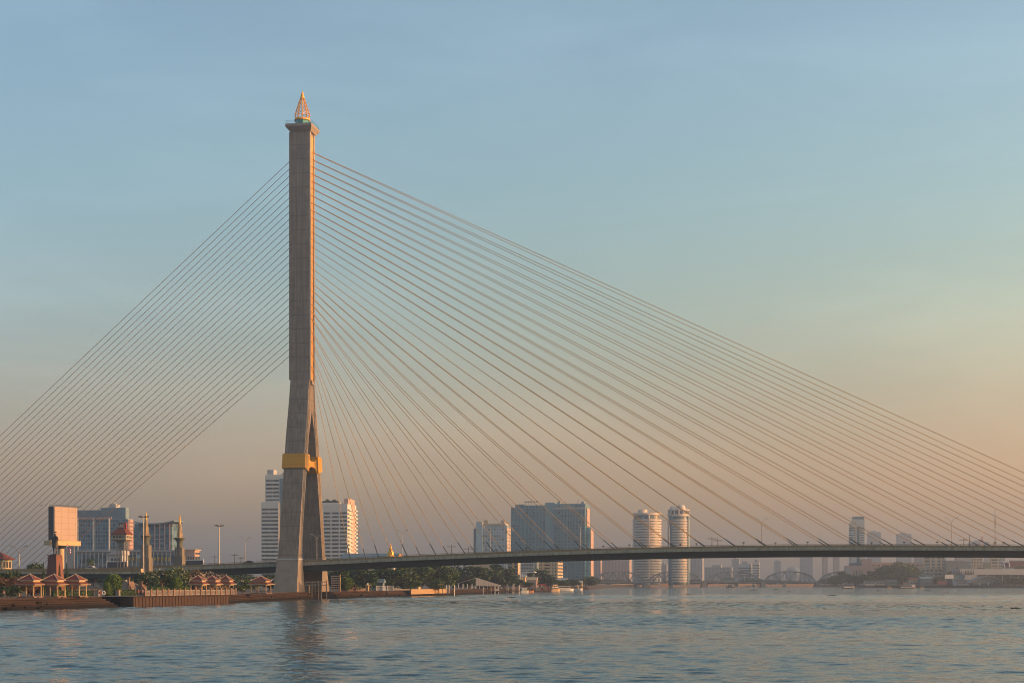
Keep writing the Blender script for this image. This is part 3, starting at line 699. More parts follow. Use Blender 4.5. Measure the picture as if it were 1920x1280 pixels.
# life ring stand and small bins by the water
Y = 358
t = thing('life_ring_stand', 'white life ring and red float hung on a post by the hedge', 'life ring', (gx(191, Y), Y, LZ))
MB().box(-.06, .06, -.06, .06, .003, 1.5).box(-.5, .5, -.05, .05, 1.25, 1.33).build('stand', steel_grey, t)
m = MB()
for i in range(12):
    a0, a1 = 6.283 * i / 12, 6.283 * (i + 1) / 12; m.tube((.45 + .36 * math.cos(a0), -.12, .85 + .36 * math.sin(a0)), (.45 + .36 * math.cos(a1), -.12, .85 + .36 * math.sin(a1)), .12, n=6)
m.build('life_ring', white_p, t); MB().ball((-.42, -.12, .85), .32, 10, 7).build('float', red_p, t)
for px, Y in ((183, 362), (221, 374)):
    t = thing('planter_pillar', 'grey stone pillar on the ' + ('pavilion' if px < 200 else 'topiary') + ' side of the hedge gap', 'pillar', (gx(px, Y), Y, LZ), -TH, 'stone pillars between hedges')
    MB().box(-.45, .45, -.45, .45, .003, 1.3).build('shaft', concrete_plain, t); MB().box(-.55, .55, -.55, .55, 1.3, 1.45).build('cap_stone', pink_stone, t)

# ------------------------------------------------------------------ statue, billboard, flag
Y = 385; s = Y / F
t = thing('bronze_statue', 'dark bronze standing figure with a sword on a tall red granite pedestal', 'statue', (gx(103.5, Y), Y, LZ), -.35)
zt = zy(1040, Y) - LZ
m = MB(); m.frustum((-1.75, 1.75, -1.75, 1.75), (-1.25, 1.25, -1.25, 1.25), .003, zt - .9); m.box(-1.4, 1.4, -1.4, 1.4, zt - .9, zt - .65)
m.box(-1.2, 1.2, -1.2, 1.2, zt - .65, zt - .25); m.box(-1.35, 1.35, -1.35, 1.35, zt - .25, zt); m.build('pedestal', granite, t)
def skin_body(name, verts, edges, radii, m, parent, sub=2, smooth=True):
    me = bpy.data.meshes.new(name); me.from_pydata(verts, edges, []); me.materials.append(m)
    o = bpy.data.objects.new(name, me); COL.objects.link(o); o.parent = parent
    sk = o.modifiers.new('skin', 'SKIN'); sk.use_smooth_shade = smooth
    for i, r in enumerate(radii): me.skin_vertices[0].data[i].radius = (r, r)
    me.skin_vertices[0].data[0].use_root = True
    if sub: o.modifiers.new('sub', 'SUBSURF').levels = sub; o.modifiers['sub'].render_levels = sub
    return o
def figure(scale, parent, m, z0=0, name='figure', pose='sword'):
    S = scale
    P_ = [(0, 0, .95), (0, 0, 1.15), (0, 0, 1.38), (0, 0, 1.52), (0, -.02, 1.62), (0, -.02, 1.74),
          (-.11, 0, .88), (-.12, -.02, .48), (-.13, .02, .08), (-.14, -.14, .04), (.11, 0, .88), (.12, -.04, .48), (.13, 0, .08), (.15, -.16, .04),
          (-.2, 0, 1.42), (-.27, .03, 1.14), (-.25, -.06, .9), (.2, 0, 1.42)]
    P_ += [(.28, -.02, 1.15), (.24, -.24, 1.0)] if pose == 'sword' else ([(.27, .02, 1.14), (.25, -.05, .9)] if pose == 'stand' else [(.3, -.02, 1.2), (.2, -.2, 1.3)])
    E_ = [(0, 1), (1, 2), (2, 3), (3, 4), (4, 5), (0, 6), (6, 7), (7, 8), (8, 9), (0, 10), (10, 11), (11, 12), (12, 13), (2, 14), (14, 15), (15, 16), (2, 17), (17, 18), (18, 19)]
    Rr = [.14, .13, .16, .06, .095, .085, .095, .065, .045, .04, .095, .065, .045, .04, .065, .05, .04, .065, .05, .04]
    return skin_body(name, [(x * S, y * S, z0 + z * S) for x, y, z in P_], E_, [r * S for r in Rr], m, parent)
fs = (zy(997, Y) - zy(1040, Y)) / 1.86
f = figure(fs, t, bronze, zt + .12)
m = MB(); m.box(-.9, .9, -.9, .9, zt, zt + .2); m.build('statue_base', bronze, t)
m = MB(); m.tube((.24 * fs, -.26 * fs, zt + 1.05 * fs), (.32 * fs, -.34 * fs, zt + .15 * fs), .07, .05); m.box(.14 * fs, .34 * fs, -.28 * fs, -.24 * fs, zt + 1.0 * fs, zt + 1.03 * fs); m.build('sword', bronze, f)
m = MB(); m.lathe([(.19 * fs, zt + (1.12) * fs), (.27 * fs, zt + .62 * fs), (.25 * fs, zt + .6 * fs)], 14); m.build('coat_skirt', bronze, f)
m = MB(); m.lathe([(.115 * fs, zt + 1.83 * fs), (.14 * fs, zt + 1.87 * fs), (.11 * fs, zt + 1.9 * fs), (.02, zt + 1.93 * fs)], 12); m.build('cap', bronze, f)

Y = 470; xl = gx(102, Y)
t = thing('billboard', 'blank two sided billboard on a thick column, one face lit orange', 'billboard', (xl, Y, LZ))
k = (145 - CX) / F; dv = Vector((.42, .907)); ln = ray_hit(xl, Y, dv.x, dv.y, 145)
z0, z1 = zy(1012, Y) - LZ, zy(948.5, Y) - LZ
face_l = lines_mat('blank hoarding sheet', (.39, .31, .265), (.27, .215, .18), 2.4, 1.8, .12, .12, var=.06, streak=.06)
def slab_along(b, p0, d, L_, th, za, zb, mi=0, off=0):
    n_ = Vector((-d.y, d.x)) * th; p0 = p0 + Vector((-d.y, d.x)) * off; p1 = p0 + d * L_
    return b.hull8([(p0.x, p0.y, za), (p1.x, p1.y, za), (p1.x + n_.x, p1.y + n_.y, za), (p0.x + n_.x, p0.y + n_.y, za)],
                   [(p0.x, p0.y, zb), (p1.x, p1.y, zb), (p1.x + n_.x, p1.y + n_.y, zb), (p0.x + n_.x, p0.y + n_.y, zb)])
o0 = Vector((0, 0))
m = MB(); slab_along(m, o0, dv, ln, .5, z0, z1); m.build('lit_panel', face_l, t)
d2 = Vector((-.86, .51)); l2 = 2.6
m = MB(); slab_along(m, Vector((-.02, .0)), d2, l2, -.3, z0, z1); m.build('end_panel', lines_mat('dark hoarding back', (.07, .07, .08), (.13, .13, .13), 1.2, 1.2, .08, .08), t)
d3 = (dv * ln - d2 * l2).normalized()
m = MB(); slab_along(m, dv * ln + Vector((-.5, 0)), (d2 * l2 - dv * ln).normalized(), (dv * ln - d2 * l2).length - .6, .3, z0, z1); m.build('back_panel', dark_metal, t)
m = MB(); slab_along(m, Vector((0, 0)) - dv * 1.0, dv, ln + 1.4, -1.0, z0 - 1.6, z0 - .1, off=-.05); slab_along(m, Vector((-.3, -.3)), d2, l2 + .4, 1.0, z0 - 1.6, z0 - .1); m.build('catwalk', cream, t)
pc = dv * (ln * .35) + Vector((-.6, .4))
MB().lathe([(.95, .003), (.95, z0 - 1.5)], 20, (pc.x, pc.y)).build('column', cream, t)
MB().lathe([(.96, z0 - 2.6), (1.9, z0 - 1.65)], 20, (pc.x, pc.y)).build('column_head', dark_metal, t)
for i in range(9):
    p = dv * (ln * (i - .5) / 7.5); q = p + Vector((1.4, -.6))
    MB().tube((p.x, p.y, z1), (q.x, q.y, z1 + .25), .06, n=4).box(q.x - .35, q.x + .35, q.y - .2, q.y + .2, z1 + .15, z1 + .42).build('floodlight', steel_grey, t)
for i in range(3):
    p = d2 * (l2 * i / 2) + Vector((-.4 - .5 * i, 0))
    MB().tube((p.x, p.y, z1), (p.x - .4, p.y - .9, z1 + .25), .06, n=4).box(p.x - .8, p.x - .1, p.y - 1.1, p.y - .7, z1 + .15, z1 + .42).build('floodlight', steel_grey, t)
Y = 430; t = thing('flagpole', 'tall thin pole with a hanging red white and blue striped flag', 'flag', (gx(125, Y), Y, LZ))
zt = zy(1018, Y) - LZ; MB().tube((0, 0, .003), (0, 0, zt), .09, .05, 8).build('pole', steel_grey, t)
m = MB(); Lf = 2.6; seg = 10; fl = [mat('flag red', (.5, .03, .05), .7), mat('flag white', (.7, .68, .64), .7), mat('flag blue', (.04, .05, .22), .7)]
bands = [(0, 1 / 6, 0), (1 / 6, 2 / 6, 1), (2 / 6, 4 / 6, 2), (4 / 6, 5 / 6, 1), (5 / 6, 1, 0)]
for (a, b2, ci) in bands:
    for i in range(seg):
        s0, s1 = i / seg, (i + 1) / seg
        def fp(s_, v): return (.08 + 1.1 * s_ ** .8 + .05 * v, .18 * math.sin(7 * s_), zt - .2 - v * 1.7 * (1 - .25 * s_) - 1.5 * s_)
        m.add([fp(s0, a), fp(s1, a), fp(s1, b2), fp(s0, b2)], [(0, 1, 2, 3)], ci)
m.build('flag', fl, t)

# ------------------------------------------------------------------ viaduct ramp in front of the approach
Y = 452; xl = gx(-40, Y)
t = thing('ramp_viaduct', 'low concrete ramp with yellowish parapet behind the pavilions', 'viaduct', (xl, Y, 0), -TH)
Lr = ray_hit(xl, Y, U.x, U.y, 262); zz = zy(1066, Y - 3)
MB().box(0, Lr, 0, .3, zz - .95, zz).build('parapet', parapet_m, t)
MB().box(0, Lr, -.25, 9, zz - 1.5, zz - .95).build('deck_slab', pale_concrete, t)
MB().box(0, Lr - .4, .8, 8, zz - 2.7, zz - 1.5).build('girder', soffit, t)
for x in (3, 17, 31): MB().box(x - .8, x + .8, 3, 6, LZ, zz - 2.7).build('pier', concrete_plain, t)
MB().box(Lr, Lr + .5, -.1, 1.2, zz - 1.2, zz + .05).build('lit_end_block', cream, t)  # cream colour stands in for sunlight on the ramp end
for i in range(24): pass
# ------------------------------------------------------------------ ornamental lamp towers of the bridge head
def bridge_head_tower(px, Y, label, py_disc, py_base, py_tip, py_lat, px_w):
    t = thing('bridge_head_tower', label, 'monument', (gx(px, Y), Y, LZ), -TH, 'ornamental towers at the bridge head')
    z = lambda p: zy(p, Y) - LZ
    s = Y / F; w_ = px_w * s / 2 / 1.1
    m = MB(); m.box(-w_ * 1.18, w_ * 1.18, -w_ * 1.18, w_ * 1.18, .003, z(py_base - 22)); m.box(-w_, w_, -w_, w_, z(py_base - 22), z(py_disc + 18))
    m.build('shaft', lines_mat('tower stone', (.19, .17, .135), (.12, .11, .09), .9, 3, .09, .06, streak=.25), t)
    for sx in (-1, 1):
        MB().box(sx * w_ * .55 - .22, sx * w_ * .55 + .22, -w_ * 1.08, -w_ - .003, z(py_base - 22) + .01, z(py_disc + 20)).build('pilaster', concrete_plain, t)
    m = MB(); r0 = w_ * .78; r1 = 11.5 * s
    m.lathe([(r0, z(py_disc + 18)), (r0 * 1.02, z(py_disc + 10)), (r0 * 1.25, z(py_disc + 5)), (r1 * .85, z(py_disc + 1.5)), (r1, z(py_disc + 1)), (r1, z(py_disc)), (r1 * .5, z(py_disc) + .05)], 20)
    m.build('capital', mat('capital bronze green', (.11, .12, .09), .7), t)
    lat = MB(); n = 10; za, zb = z(py_disc) + .05, z(py_lat); ra, rb = 5.6 * s, 1.7 * s; K = 6
    pt = lambda k, i: ((ra + (rb - ra) * k / K) * math.cos(6.283 * i / n), (ra + (rb - ra) * k / K) * math.sin(6.283 * i / n), za + (zb - za) * k / K)
    for k in range(K):
        for i in range(n):
            lat.tube(pt(k, i), pt(k + 1, i), .10, n=4); lat.tube(pt(k, i), pt(k, (i + 1) % n), .07, n=4)
            lat.tube(pt(k, i), pt(k + 1, (i + 1) % n), .05, n=4)
    lat.lathe([(ra * .5, za), (rb * .5, zb)], 8)
    lat.build('lattice_cone', mat('pale gilt lattice', (.5, .38, .22), .5, .3), t)
    MB().lathe([(2.4 * s, z(py_lat + 2)), (2.0 * s, z(py_lat)), (1.5 * s, z(py_lat - (py_lat - py_tip) * .4)), (.05, z(py_tip))], 12).build('gilded_tip', gold_bright, t)
bridge_head_tower(274, 512, 'ornamental column tower with gold tip beside the tall lamp mast', 1003.5, 1067, 959, 972, 17)
bridge_head_tower(337, 572, 'ornamental column tower with gold tip and clear lattice cone', 1008, 1064, 963, 980, 15)

# ------------------------------------------------------------------ lamp masts and street lamps
def high_mast(px, Y, py_top, label):
    t = thing('lamp_mast', label, 'lamp mast', (gx(px, Y), Y, LZ), 0, 'tall lamp masts'); zt = zy(py_top, Y) - LZ
    MB().tube((0, 0, .003), (0, 0, zt), .28, .14, 10).build('mast', steel_grey, t)
    rg = MB()
    for i in range(10):
        a, b = 6.283 * i / 10, 6.283 * (i + 1) / 10; rg.tube((.55 * math.cos(a), .55 * math.sin(a), zt - .1), (.55 * math.cos(b), .55 * math.sin(b), zt - .1), .08, n=4)
    rg.build('lamp_ring', dark_metal, t)
    for i in range(6):
        a = 6.283 * i / 6 + .2; c, s_ = math.cos(a), math.sin(a)
        h = MB(); h.tube((.5 * c, .5 * s_, zt - .1), (1.05 * c, 1.05 * s_, zt), .06, n=4)
        h.hull8([(1.0 * c - .2 * s_, 1.0 * s_ + .2 * c, zt - .12), (1.0 * c + .2 * s_, 1.0 * s_ - .2 * c, zt - .12), (1.75 * c + .24 * s_, 1.75 * s_ - .24 * c, zt + .05), (1.75 * c - .24 * s_, 1.75 * s_ + .24 * c, zt + .05)],
                [(1.0 * c - .2 * s_, 1.0 * s_ + .2 * c, zt + .25), (1.0 * c + .2 * s_, 1.0 * s_ - .2 * c, zt + .25), (1.75 * c + .24 * s_, 1.75 * s_ - .24 * c, zt + .38), (1.75 * c - .24 * s_, 1.75 * s_ + .24 * c, zt + .38)])
        h.build('floodlight', dark_metal, t)
high_mast(269, 500, 969, 'tall lamp mast in front of the ornamental tower')
high_mast(411, 556, 985.5, 'tall lamp mast standing alone left of the pylon')
def lamp_meshes():
    p = MB(); p.tube((0, 0, 0), (0, 0, 7.6), .13, .085, 8); pm = p.mesh('pole', steel_grey)
    am, hm_ = [], []
    for sx in (-1, 1):
        a = MB(); a.path([(0, 0, 7.5), (sx * .25, 0, 8.1), (sx * .7, 0, 8.7), (sx * 1.25, 0, 9.0)], .065, .05, 6); am.append(a.mesh('arm', steel_grey))
        h = MB(); h.hull8([(sx * 1.15, -.16, 8.93), (sx * 1.95, -.2, 9.08), (sx * 1.95, .2, 9.08), (sx * 1.15, .16, 8.93)][::sx], [(sx * 1.15, -.12, 9.1), (sx * 1.9, -.14, 9.3), (sx * 1.9, .14, 9.3), (sx * 1.15, .12, 9.1)][::sx]); hm_.append(h.mesh('lamp_head', steel_grey))
    return pm, am, hm_
LM = lamp_meshes(); lamp_proto = None
def street_lamp(label, loc, rz, h=9.2):
    t = thing('street_lamp', label, 'street lamp', loc, rz, 'double armed street lamps along the roadway', (h / 9.2,) * 3)
    for nm, me in (('pole', LM[0]), ('arm', LM[1][0]), ('arm', LM[1][1])):
        o = bpy.data.objects.new(nm, me); COL.objects.link(o); o.parent = t
        if nm == 'arm':
            hd = bpy.data.objects.new('lamp_head', LM[2][0 if me is LM[1][0] else 1]); COL.objects.link(hd); hd.parent = o
lamps = [(460, 'double street lamp on the approach between lamp mast and pylon'), (594, 'double street lamp seen against the far pylon leg'),
         (754, 'double street lamp right of the golden stupa'), (919.5, 'double street lamp in front of the pale stepped tower block'),
         (1088, 'double street lamp in front of the dark twin block edge'), (1255, 'double street lamp in front of the crowned round tower'),
         (1428, 'double street lamp with open sky behind, right of the round towers'), (1604.5, 'double street lamp in front of the white rounded tower'),
         (1784, 'double street lamp nearest the thin radio masts')]
for px, lab in lamps:
    p0 = Cb + V * 0.0; xd = ray_hit(p0.x, p0.y, U.x, U.y, px)
    street_lamp(lab, bridge_pt(xd, 0, deck_zs(xd) - .82), -TH + .15, 9.9)
street_lamp('street lamp on the ramp beside the yellow house', (gx(36, 470), 470, LZ), -TH, zy(1022, 470) - LZ)
# floodlights clipped along the near parapet
fm = MB(); fm.tube((0, 0, 0), (0, 0, .75), .05, n=5); fm = fm.mesh('stem', dark_metal)
fh = MB(); fh.frustum((-.28, .28, -.2, .2), (-.42, .42, -.28, .28), .72, 1.05); fh = fh.mesh('lamp_box', dark_metal)
for i, px in enumerate((931, 987, 1045, 1131, 1180, 1276, 1306, 1394, 1454, 1514, 1634, 1695, 1757, 1865, 1881)):
    xd = ray_hit(A0.x, A0.y, U.x, U.y, px) + ST * -1
    t = thing('parapet_floodlight', 'small dark floodlight on a stem above the bridge parapet', 'floodlight', bridge_pt(xd, -H - .25, deck_zs(xd) - .16), -TH, 'floodlights along the bridge parapet', (1.0, 1, .85 + .3 * ((i * 7) % 5) / 5))
    for nm, me in (('stem', fm), ('lamp_box', fh)):
        o = bpy.data.objects.new(nm, me); COL.objects.link(o); o.parent = t
# ------------------------------------------------------------------ buildings
def building(name, label, px0, px1, px2, py_top, Y, rz=-TH, cat='building', z0=LZ, dmax=60, group=None):
    """front from survey column px0 to px1, right hand side on to px2; returns thing, width, depth, height"""
    ax, ay = gx(px0, Y), Y; ux, uy = math.cos(rz), math.sin(rz)
    wdt = ray_hit(ax, ay, ux, uy, px1); bx, by = ax + ux * wdt, ay + uy * wdt
    d = ray_hit(bx, by, -uy, ux, px2) if px2 > px1 else 20
    if not (1 < d < dmax): d = dmax
    t = thing(name, label, cat, (ax, ay, z0), rz, group)
    return t, wdt, d, zy(py_top, Y) - z0
def bands(t, x0, x1, d, zs, hgt, m, side=True, name='window_band', front=True, proud=.06, parts=1, gap=.12, y0=0):
    """one ribbon of glazing per storey, wrapping round to the right hand side"""
    for z in zs:
        b = MB()
        if front:
            L_ = (x1 - x0) / parts
            for k in range(parts): b.box(x0 + k * L_ + gap, x0 + (k + 1) * L_ - gap, y0 - proud, y0 - .003, z, z + hgt)
        if side: b.box(x1 + gap + .003, x1 + gap + proud, y0 + .6, y0 + d - .6, z, z + hgt)
        b.build(name, m, t)
def wall_box(t, x0, x1, y0, y1, z0, z1, m, name='wall'): return MB().box(x0, x1, y0, y1, z0, z1).build(name, m, t)
def grid_mat(name, col, dark, px, pz, wx, wz): return lines_mat(name, col, dark, px, pz, wx, wz, rough=.35, var=.12, streak=.05, scale=.1, axis='X', spec=.5, cells=True)
frange = lambda a, b, s: [a + s * i for i in range(max(0, int((b - a) / s + 1e-6)))]

# two apartment blocks behind the pylon
t, wd, d, h = building('apartment_tower', 'white stepped apartment tower rising behind the left side of the pylon', 497, 549, 568, 890, 1150)
wall_box(t, 0, wd, 0, d, 0, h, white_b); sp_ = .4035 * 7.2
bands(t, .6, wd * .5, d, frange(h - 40, h - 1.5, sp_)[::1], 1.35, glass_d, side=False, parts=2)
bands(t, wd * .5 + 5.5, wd, d, frange(6, h - 3, sp_), 1.3, glass_d, parts=2)
wall_box(t, wd * .5 + .5, wd * .5 + 5, -.25, -.003, 0, h - 3, blue_b, 'recess_panel')
MB().box(1, 6, 2, 10, h, h + 4).box(12, 20, 3, 12, h, h + 1.5).build('roof_plant', grey_b, t)
h2 = zy(941, 1150) - LZ; wall_box(t, -2.6, wd * .52, -1.6, -.3, 0, h2, white_b, 'lower_wing')
bands(t, -2.2, wd * .5, 0, frange(8, h2 - 1, sp_), 1.35, glass_d, side=False, parts=2, y0=-1.6)
for i, z in enumerate(frange(8, h - 4, sp_)):
    MB().box(wd + .1, wd + 1.6, 3, d - 2, z, z + 1.0).build('balcony', white_b, t)
t, wd, d, h = building('apartment_tower', 'white apartment block with sunlit balconies right of the pylon legs', 574, 651.5, 668, 945, 1150)
wall_box(t, 0, wd, 0, d, 0, h, white_b); bands(t, .4, wd, d, frange(5, h - 2, sp_), 1.45, glass_d, side=False, parts=5, gap=.5)
for z in frange(5, h - 1, sp_):
    MB().box(wd + .003, wd + 1.5, .5, d * .45, z - .35, z + .75).build('balcony', white_b, t)
    MB().box(wd + .003, wd + 1.3, d * .78, d, z - .35, z + .75).build('balcony', white_b, t)
wall_box(t, wd + .003, wd + .5, d * .45 + .1, d * .76, 0, h, pink_b, 'stair_core')
MB().box(wd - 4, wd - .5, 4, d - 3, h, h + 4.2).build('roof_block', pink_b, t)
MB().box(.5, wd - 6, 2, 9, h, h + 1.2).build('roof_parapet', white_b, t)
for i in range(5): tree('roof_shrub', 'dark shrub growing on the roof of the apartment block right of the pylon', 607 + i * 6.5, 1160, 3.6 + i % 3, LZ + h, LZ + h + 3.4 + (i % 2) * 1.2, 'dark', i, 'roof garden shrubs', 'shrub', .05)

# large hotel and podium on the far left
t, wd, d, h = building('hotel_block', 'wide blue grey hotel slab with a fine window grid behind the billboard', 122, 239, 250, 973, 1000)
wall_box(t, 0, wd, 0, d, 0, h, grid_mat('hotel grid', (.07, .13, .175), (.23, .29, .32), 1.75, 2.45, .32, .42))
MB().box(5, wd * .8, 3, d - 3, h, h + 6).box(wd * .55, wd * .95, 2, d - 2, h, h + 7.5).build('roof_storey', blue_b, t)
MB().box(wd * .66, wd * .76, 5, 12, h + 7.5, h + 10).tube((wd * .71, 8, h + 10), (wd * .71, 8, h + 13), .3).build('roof_plant', grey_b, t)
MB().box(2, wd * .75, -.5, -.01, h, h + 1.2).build('roof_edge', pink_b, t)
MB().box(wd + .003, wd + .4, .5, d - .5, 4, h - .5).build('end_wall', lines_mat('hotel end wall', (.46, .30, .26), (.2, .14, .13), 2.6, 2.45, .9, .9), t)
for k in range(3): MB().box(wd * (.2 + .25 * k), wd * (.2 + .25 * k) + .9, -.7, -.06, 8, h + .6).build('vertical_fin', white_b, t)
t, wd, d, h = building('tall_blank_wall', 'plain pale end wall of a slab between billboard column and hotel', 122, 139, 141, 1010, 900)
wall_box(t, 0, wd, 0, d * .3, 0, h, mat('pale grey slab', (.33, .31, .30), .85, var=.06)); MB().box(wd * .2, wd * .8, 1, 2, h, h + 1).build('roof_block', grey_b, t)
t, wd, d, h = building('convention_hall', 'blue glass hall with curved roof edge behind the ornamental towers', 250, 322, 326, 988, 1050)
wall_box(t, 0, wd, 0, 16, 0, h, grid_mat('hall grid', (.08, .16, .205), (.15, .23, .27), 3.2, 2.4, .35, .3))
b = MB(); pts = [(-1 + (wd + 3.5) * i / 14, h + 2.6 + 1.9 * (2 * i / 14 - 1) ** 2) for i in range(15)]
for (xa, za), (xb_, zb_) in zip(pts, pts[1:]): b.hull8([(xa, -2.5, za - .8), (xb_, -2.5, zb_ - .8), (xb_, 17, zb_ - .8), (xa, 17, za - .8)], [(xa, -2.5, za), (xb_, -2.5, zb_), (xb_, 17, zb_), (xa, 17, za)])
b.build('roof', blue_b, t); wall_box(t, .5, wd - .5, 1, 15, h, h + 2.5, glass_b, 'clerestory')
for k in range(4): MB().box(wd * (.55 + .13 * k), wd * (.55 + .13 * k) + .5, -.5, -.003, h * .45, h + 2).build('column', pink_b, t)
for z in frange(h * .5, h * .95, 3): MB().box(wd * .45, wd * .8, -.12, -.003, z, z + .5).build('light_strip', grey_b, t)
t, wd, d, h = building('hotel_podium', 'long low podium with columns and yellow drapes in front of the hotel', 143, 331, 334, 1034, 940)
wall_box(t, 0, wd, 0, 18, 0, h, mat('podium render', (.20, .205, .205), .8))
MB().box(-1, wd + .6, -1, 19, h, h + 1).build('roof_edge', grey_b, t)
for z, hh in ((h - 7, 5.0), (h - 13, 4)):
    bands(t, .5, wd - .5, 18, [z], hh, glass_b, side=False, parts=1)
for k in range(24):
    x = 1 + (wd - 2) * k / 23; MB().box(x - .22, x + .22, -.6, -.08, 0, h - .3).build('column', grey_b, t)
for k in range(15):
    x = wd * (.42 + .036 * k); MB().hull8([(x, -.75, h - 6.4), (x + .9, -.75, h - 5.2), (x + .9, -.62, h - 5.2), (x, -.62, h - 6.4)], [(x, -.75, h - 3.6), (x + 1.5, -.75, h - 3.4), (x + 1.5, -.62, h - 3.4), (x, -.62, h - 3.6)]).build('drape', mat('yellow drape', (.6, .38, .04), .7), t)
t, wd, d, h = building('porch_building', 'small grey porch building with a slanted roof in front of the podium', 201, 229, 231, 1040, 860)
wall_box(t, 0, wd, 0, 8, 0, h, grey_b); MB().prism([(-.6, h + .05), (wd + .6, h + .05), (wd + .6, h + 2.4), (wd * .35, h + 2)], -.8, 8.6).build('roof', mat('light roof sheet', (.4, .4, .4), .6), t)
bands(t, 2, wd - 1, 8, [h - 5], 3.2, glass_b, side=False, parts=3, gap=.3)
t, wd, d, h = building('corner_building', 'sunlit orange building with small square windows right of the ornamental tower', 340, 365, 374, 1031, 900)
wall_box(t, 0, wd, 0, d, 0, h, pink_b); bands(t, .5, wd, d, [h - 6.2, h - 10.5], 2.6, glass_d, parts=5, gap=.35, proud=.08)
MB().box(-.8, wd + .8, -.8, d + .8, h, h + .5).build('roof_edge', cream, t); bands(t, .3, wd, d, [h - 2.3], 1.0, glass_d, parts=7, gap=.5)
MB().box(wd * .6, wd + 6, -1.5, d * .5, 0, h * .32).build('annex', tan_b, t)
def hoarding(p0, p1, y0, y1, Y, lab):
    t = thing('roadside_hoarding', lab, 'hoarding', (gx(p0, Y), Y, LZ), -TH, 'dark hoardings beyond the viaduct'); wd = (p1 - p0) * Y / F
    MB().box(0, wd, 0, .25, zy(y1, Y) - LZ, zy(y0, Y) - LZ).build('board', mat('dark hoarding', (.035, .045, .06), .6), t)
    m = MB()
    for x in (.1, wd): m.box(x - .25, x + .15, -.05, .3, .003, zy(y0, Y) - LZ + .5)
    m.box(0, wd, -.05, .3, zy(y0, Y) - LZ, zy(y0, Y) - LZ + .35); m.build('frame', white_p, t)
hoarding(200, 241, 1053, 1064, 700, 'wide dark hoarding with a white frame below the red roofed lookout')
hoarding(346, 383, 1050, 1060, 720, 'dark hoarding with a white frame below the sunlit orange building')
# lookout tower with red roof
Y = 640
t = thing('lookout_tower', 'square lookout cabin with red hipped roof and dark sign box on top', 'tower', (gx(229, Y), Y, LZ), -TH); s = Y / F; z = lambda p: zy(p, Y) - LZ
r = 15 * s
MB().frustum((-r * 1.05, r * 1.05, -r * 1.05, r * 1.05), (-r * .5, r * .5, -r * .5, r * .5), z(1001), z(991)).box(-r * 1.08, r * 1.08, -r * 1.08, r * 1.08, z(1002), z(1001)).build('roof', roof_red, t)
MB().box(-r * .92, r * .92, -r * .92, r * .92, z(1011), z(1002)).build('cabin', mat('cabin paint', (.42, .36, .27), .7), t)
for k in range(4): MB().box(-r * .82 + k * r * .42, -r * .52 + k * r * .42, -r * .95, -r * .921, z(1008.5), z(1004.5)).build('window', glass_d, t)
for k in range(3): MB().box(r * .921, r * .95, -r * .75 + k * r * .55, -r * .4 + k * r * .55, z(1008.5), z(1004.5)).build('window', glass_d, t)
MB().frustum((-r * .6, r * .6, -r * .6, r * .6), (-r * .98, r * .98, -r * .98, r * .98), z(1015), z(1011)).build('underside', concrete_plain, t)
sb = MB().box(-r * .38, r * .38, -r * .38, r * .38, z(991), z(980)).build('sign_box', mat('sign box', (.10, .05, .06), .6), t)
m = MB()
for sx in (-1, 1):
    for i in range(10):
        a, b = 6.283 * i / 10, 6.283 * (i + 1) / 10; c = sx * r * .15; q = r * .14
        m.tube((c + q * math.cos(a), -r * .40, z(985.5) + 1.2 * q * math.sin(a)), (c + q * math.cos(b), -r * .40, z(985.5) + 1.2 * q * math.sin(b)), .13, n=4)
m.build('sign_mark', mat('sign white', (.6, .58, .56), .6), sb)
MB().box(r * .5, r * .62, -r * .2, r * .1, z(991), z(979)).build('red_fin', red_p, t)
m = MB()
for sx in (-1, 1):
    for sy in (-1, 1): m.tube((sx * r * .42, sy * r * .42, .003), (sx * r * .42, sy * r * .42, z(1015)), .3, n=6)
for k in range(4):
    za, zb_ = z(1032 - 4 * k), z(1028 - 4 * k); m.tube((-r * .42, -r * .42, za), (r * .42, -r * .42, zb_), .18, n=5); m.tube((r * .42, -r * .42, za), (r * .42, r * .42, zb_), .18, n=5); m.tube((r * .42, -r * .42, zb_), (-r * .42, -r * .42, zb_ + .1), .14, n=5)
m.build('stair_frame', mat('dull steel', (.17, .165, .155), .6), t)
# yellow house at the left edge
t, wd, d, h = building('yellow_house', 'yellow house with red roof and dark windows at the left edge', -45, 5, 22, 1048, 520)
wall_box(t, 0, wd, 0, d, 0, h, cream); MB().hip(-.9, wd + .9, -.9, d + .9, h, h + 2.3, wd * .3).build('roof', roof_red, t)
for k in range(3):
    for z_ in (h - 2.9, h - 6.2): MB().box(wd + .003, wd + .08, d * (.08 + .31 * k), d * (.08 + .31 * k) + d * .2, z_, z_ + 2.1).build('window', glass_d, t)
for k in range(4): MB().box(wd * (.1 + .23 * k), wd * (.1 + .23 * k) + 1.3, -.08, -.003, h - 2.9, h - .8).build('window', glass_d, t)
MB().box(-.1, wd + .15, -.15, d + .1, h - .55, h - .05).build('frieze', mat('green frieze', (.16, .22, .17), .7), t)
MB().box(-.1, wd + .3, -.3, d + .1, h - 3.6, h - 3.3).build('ledge', mat('blue ledge', (.3, .36, .4), .7), t)
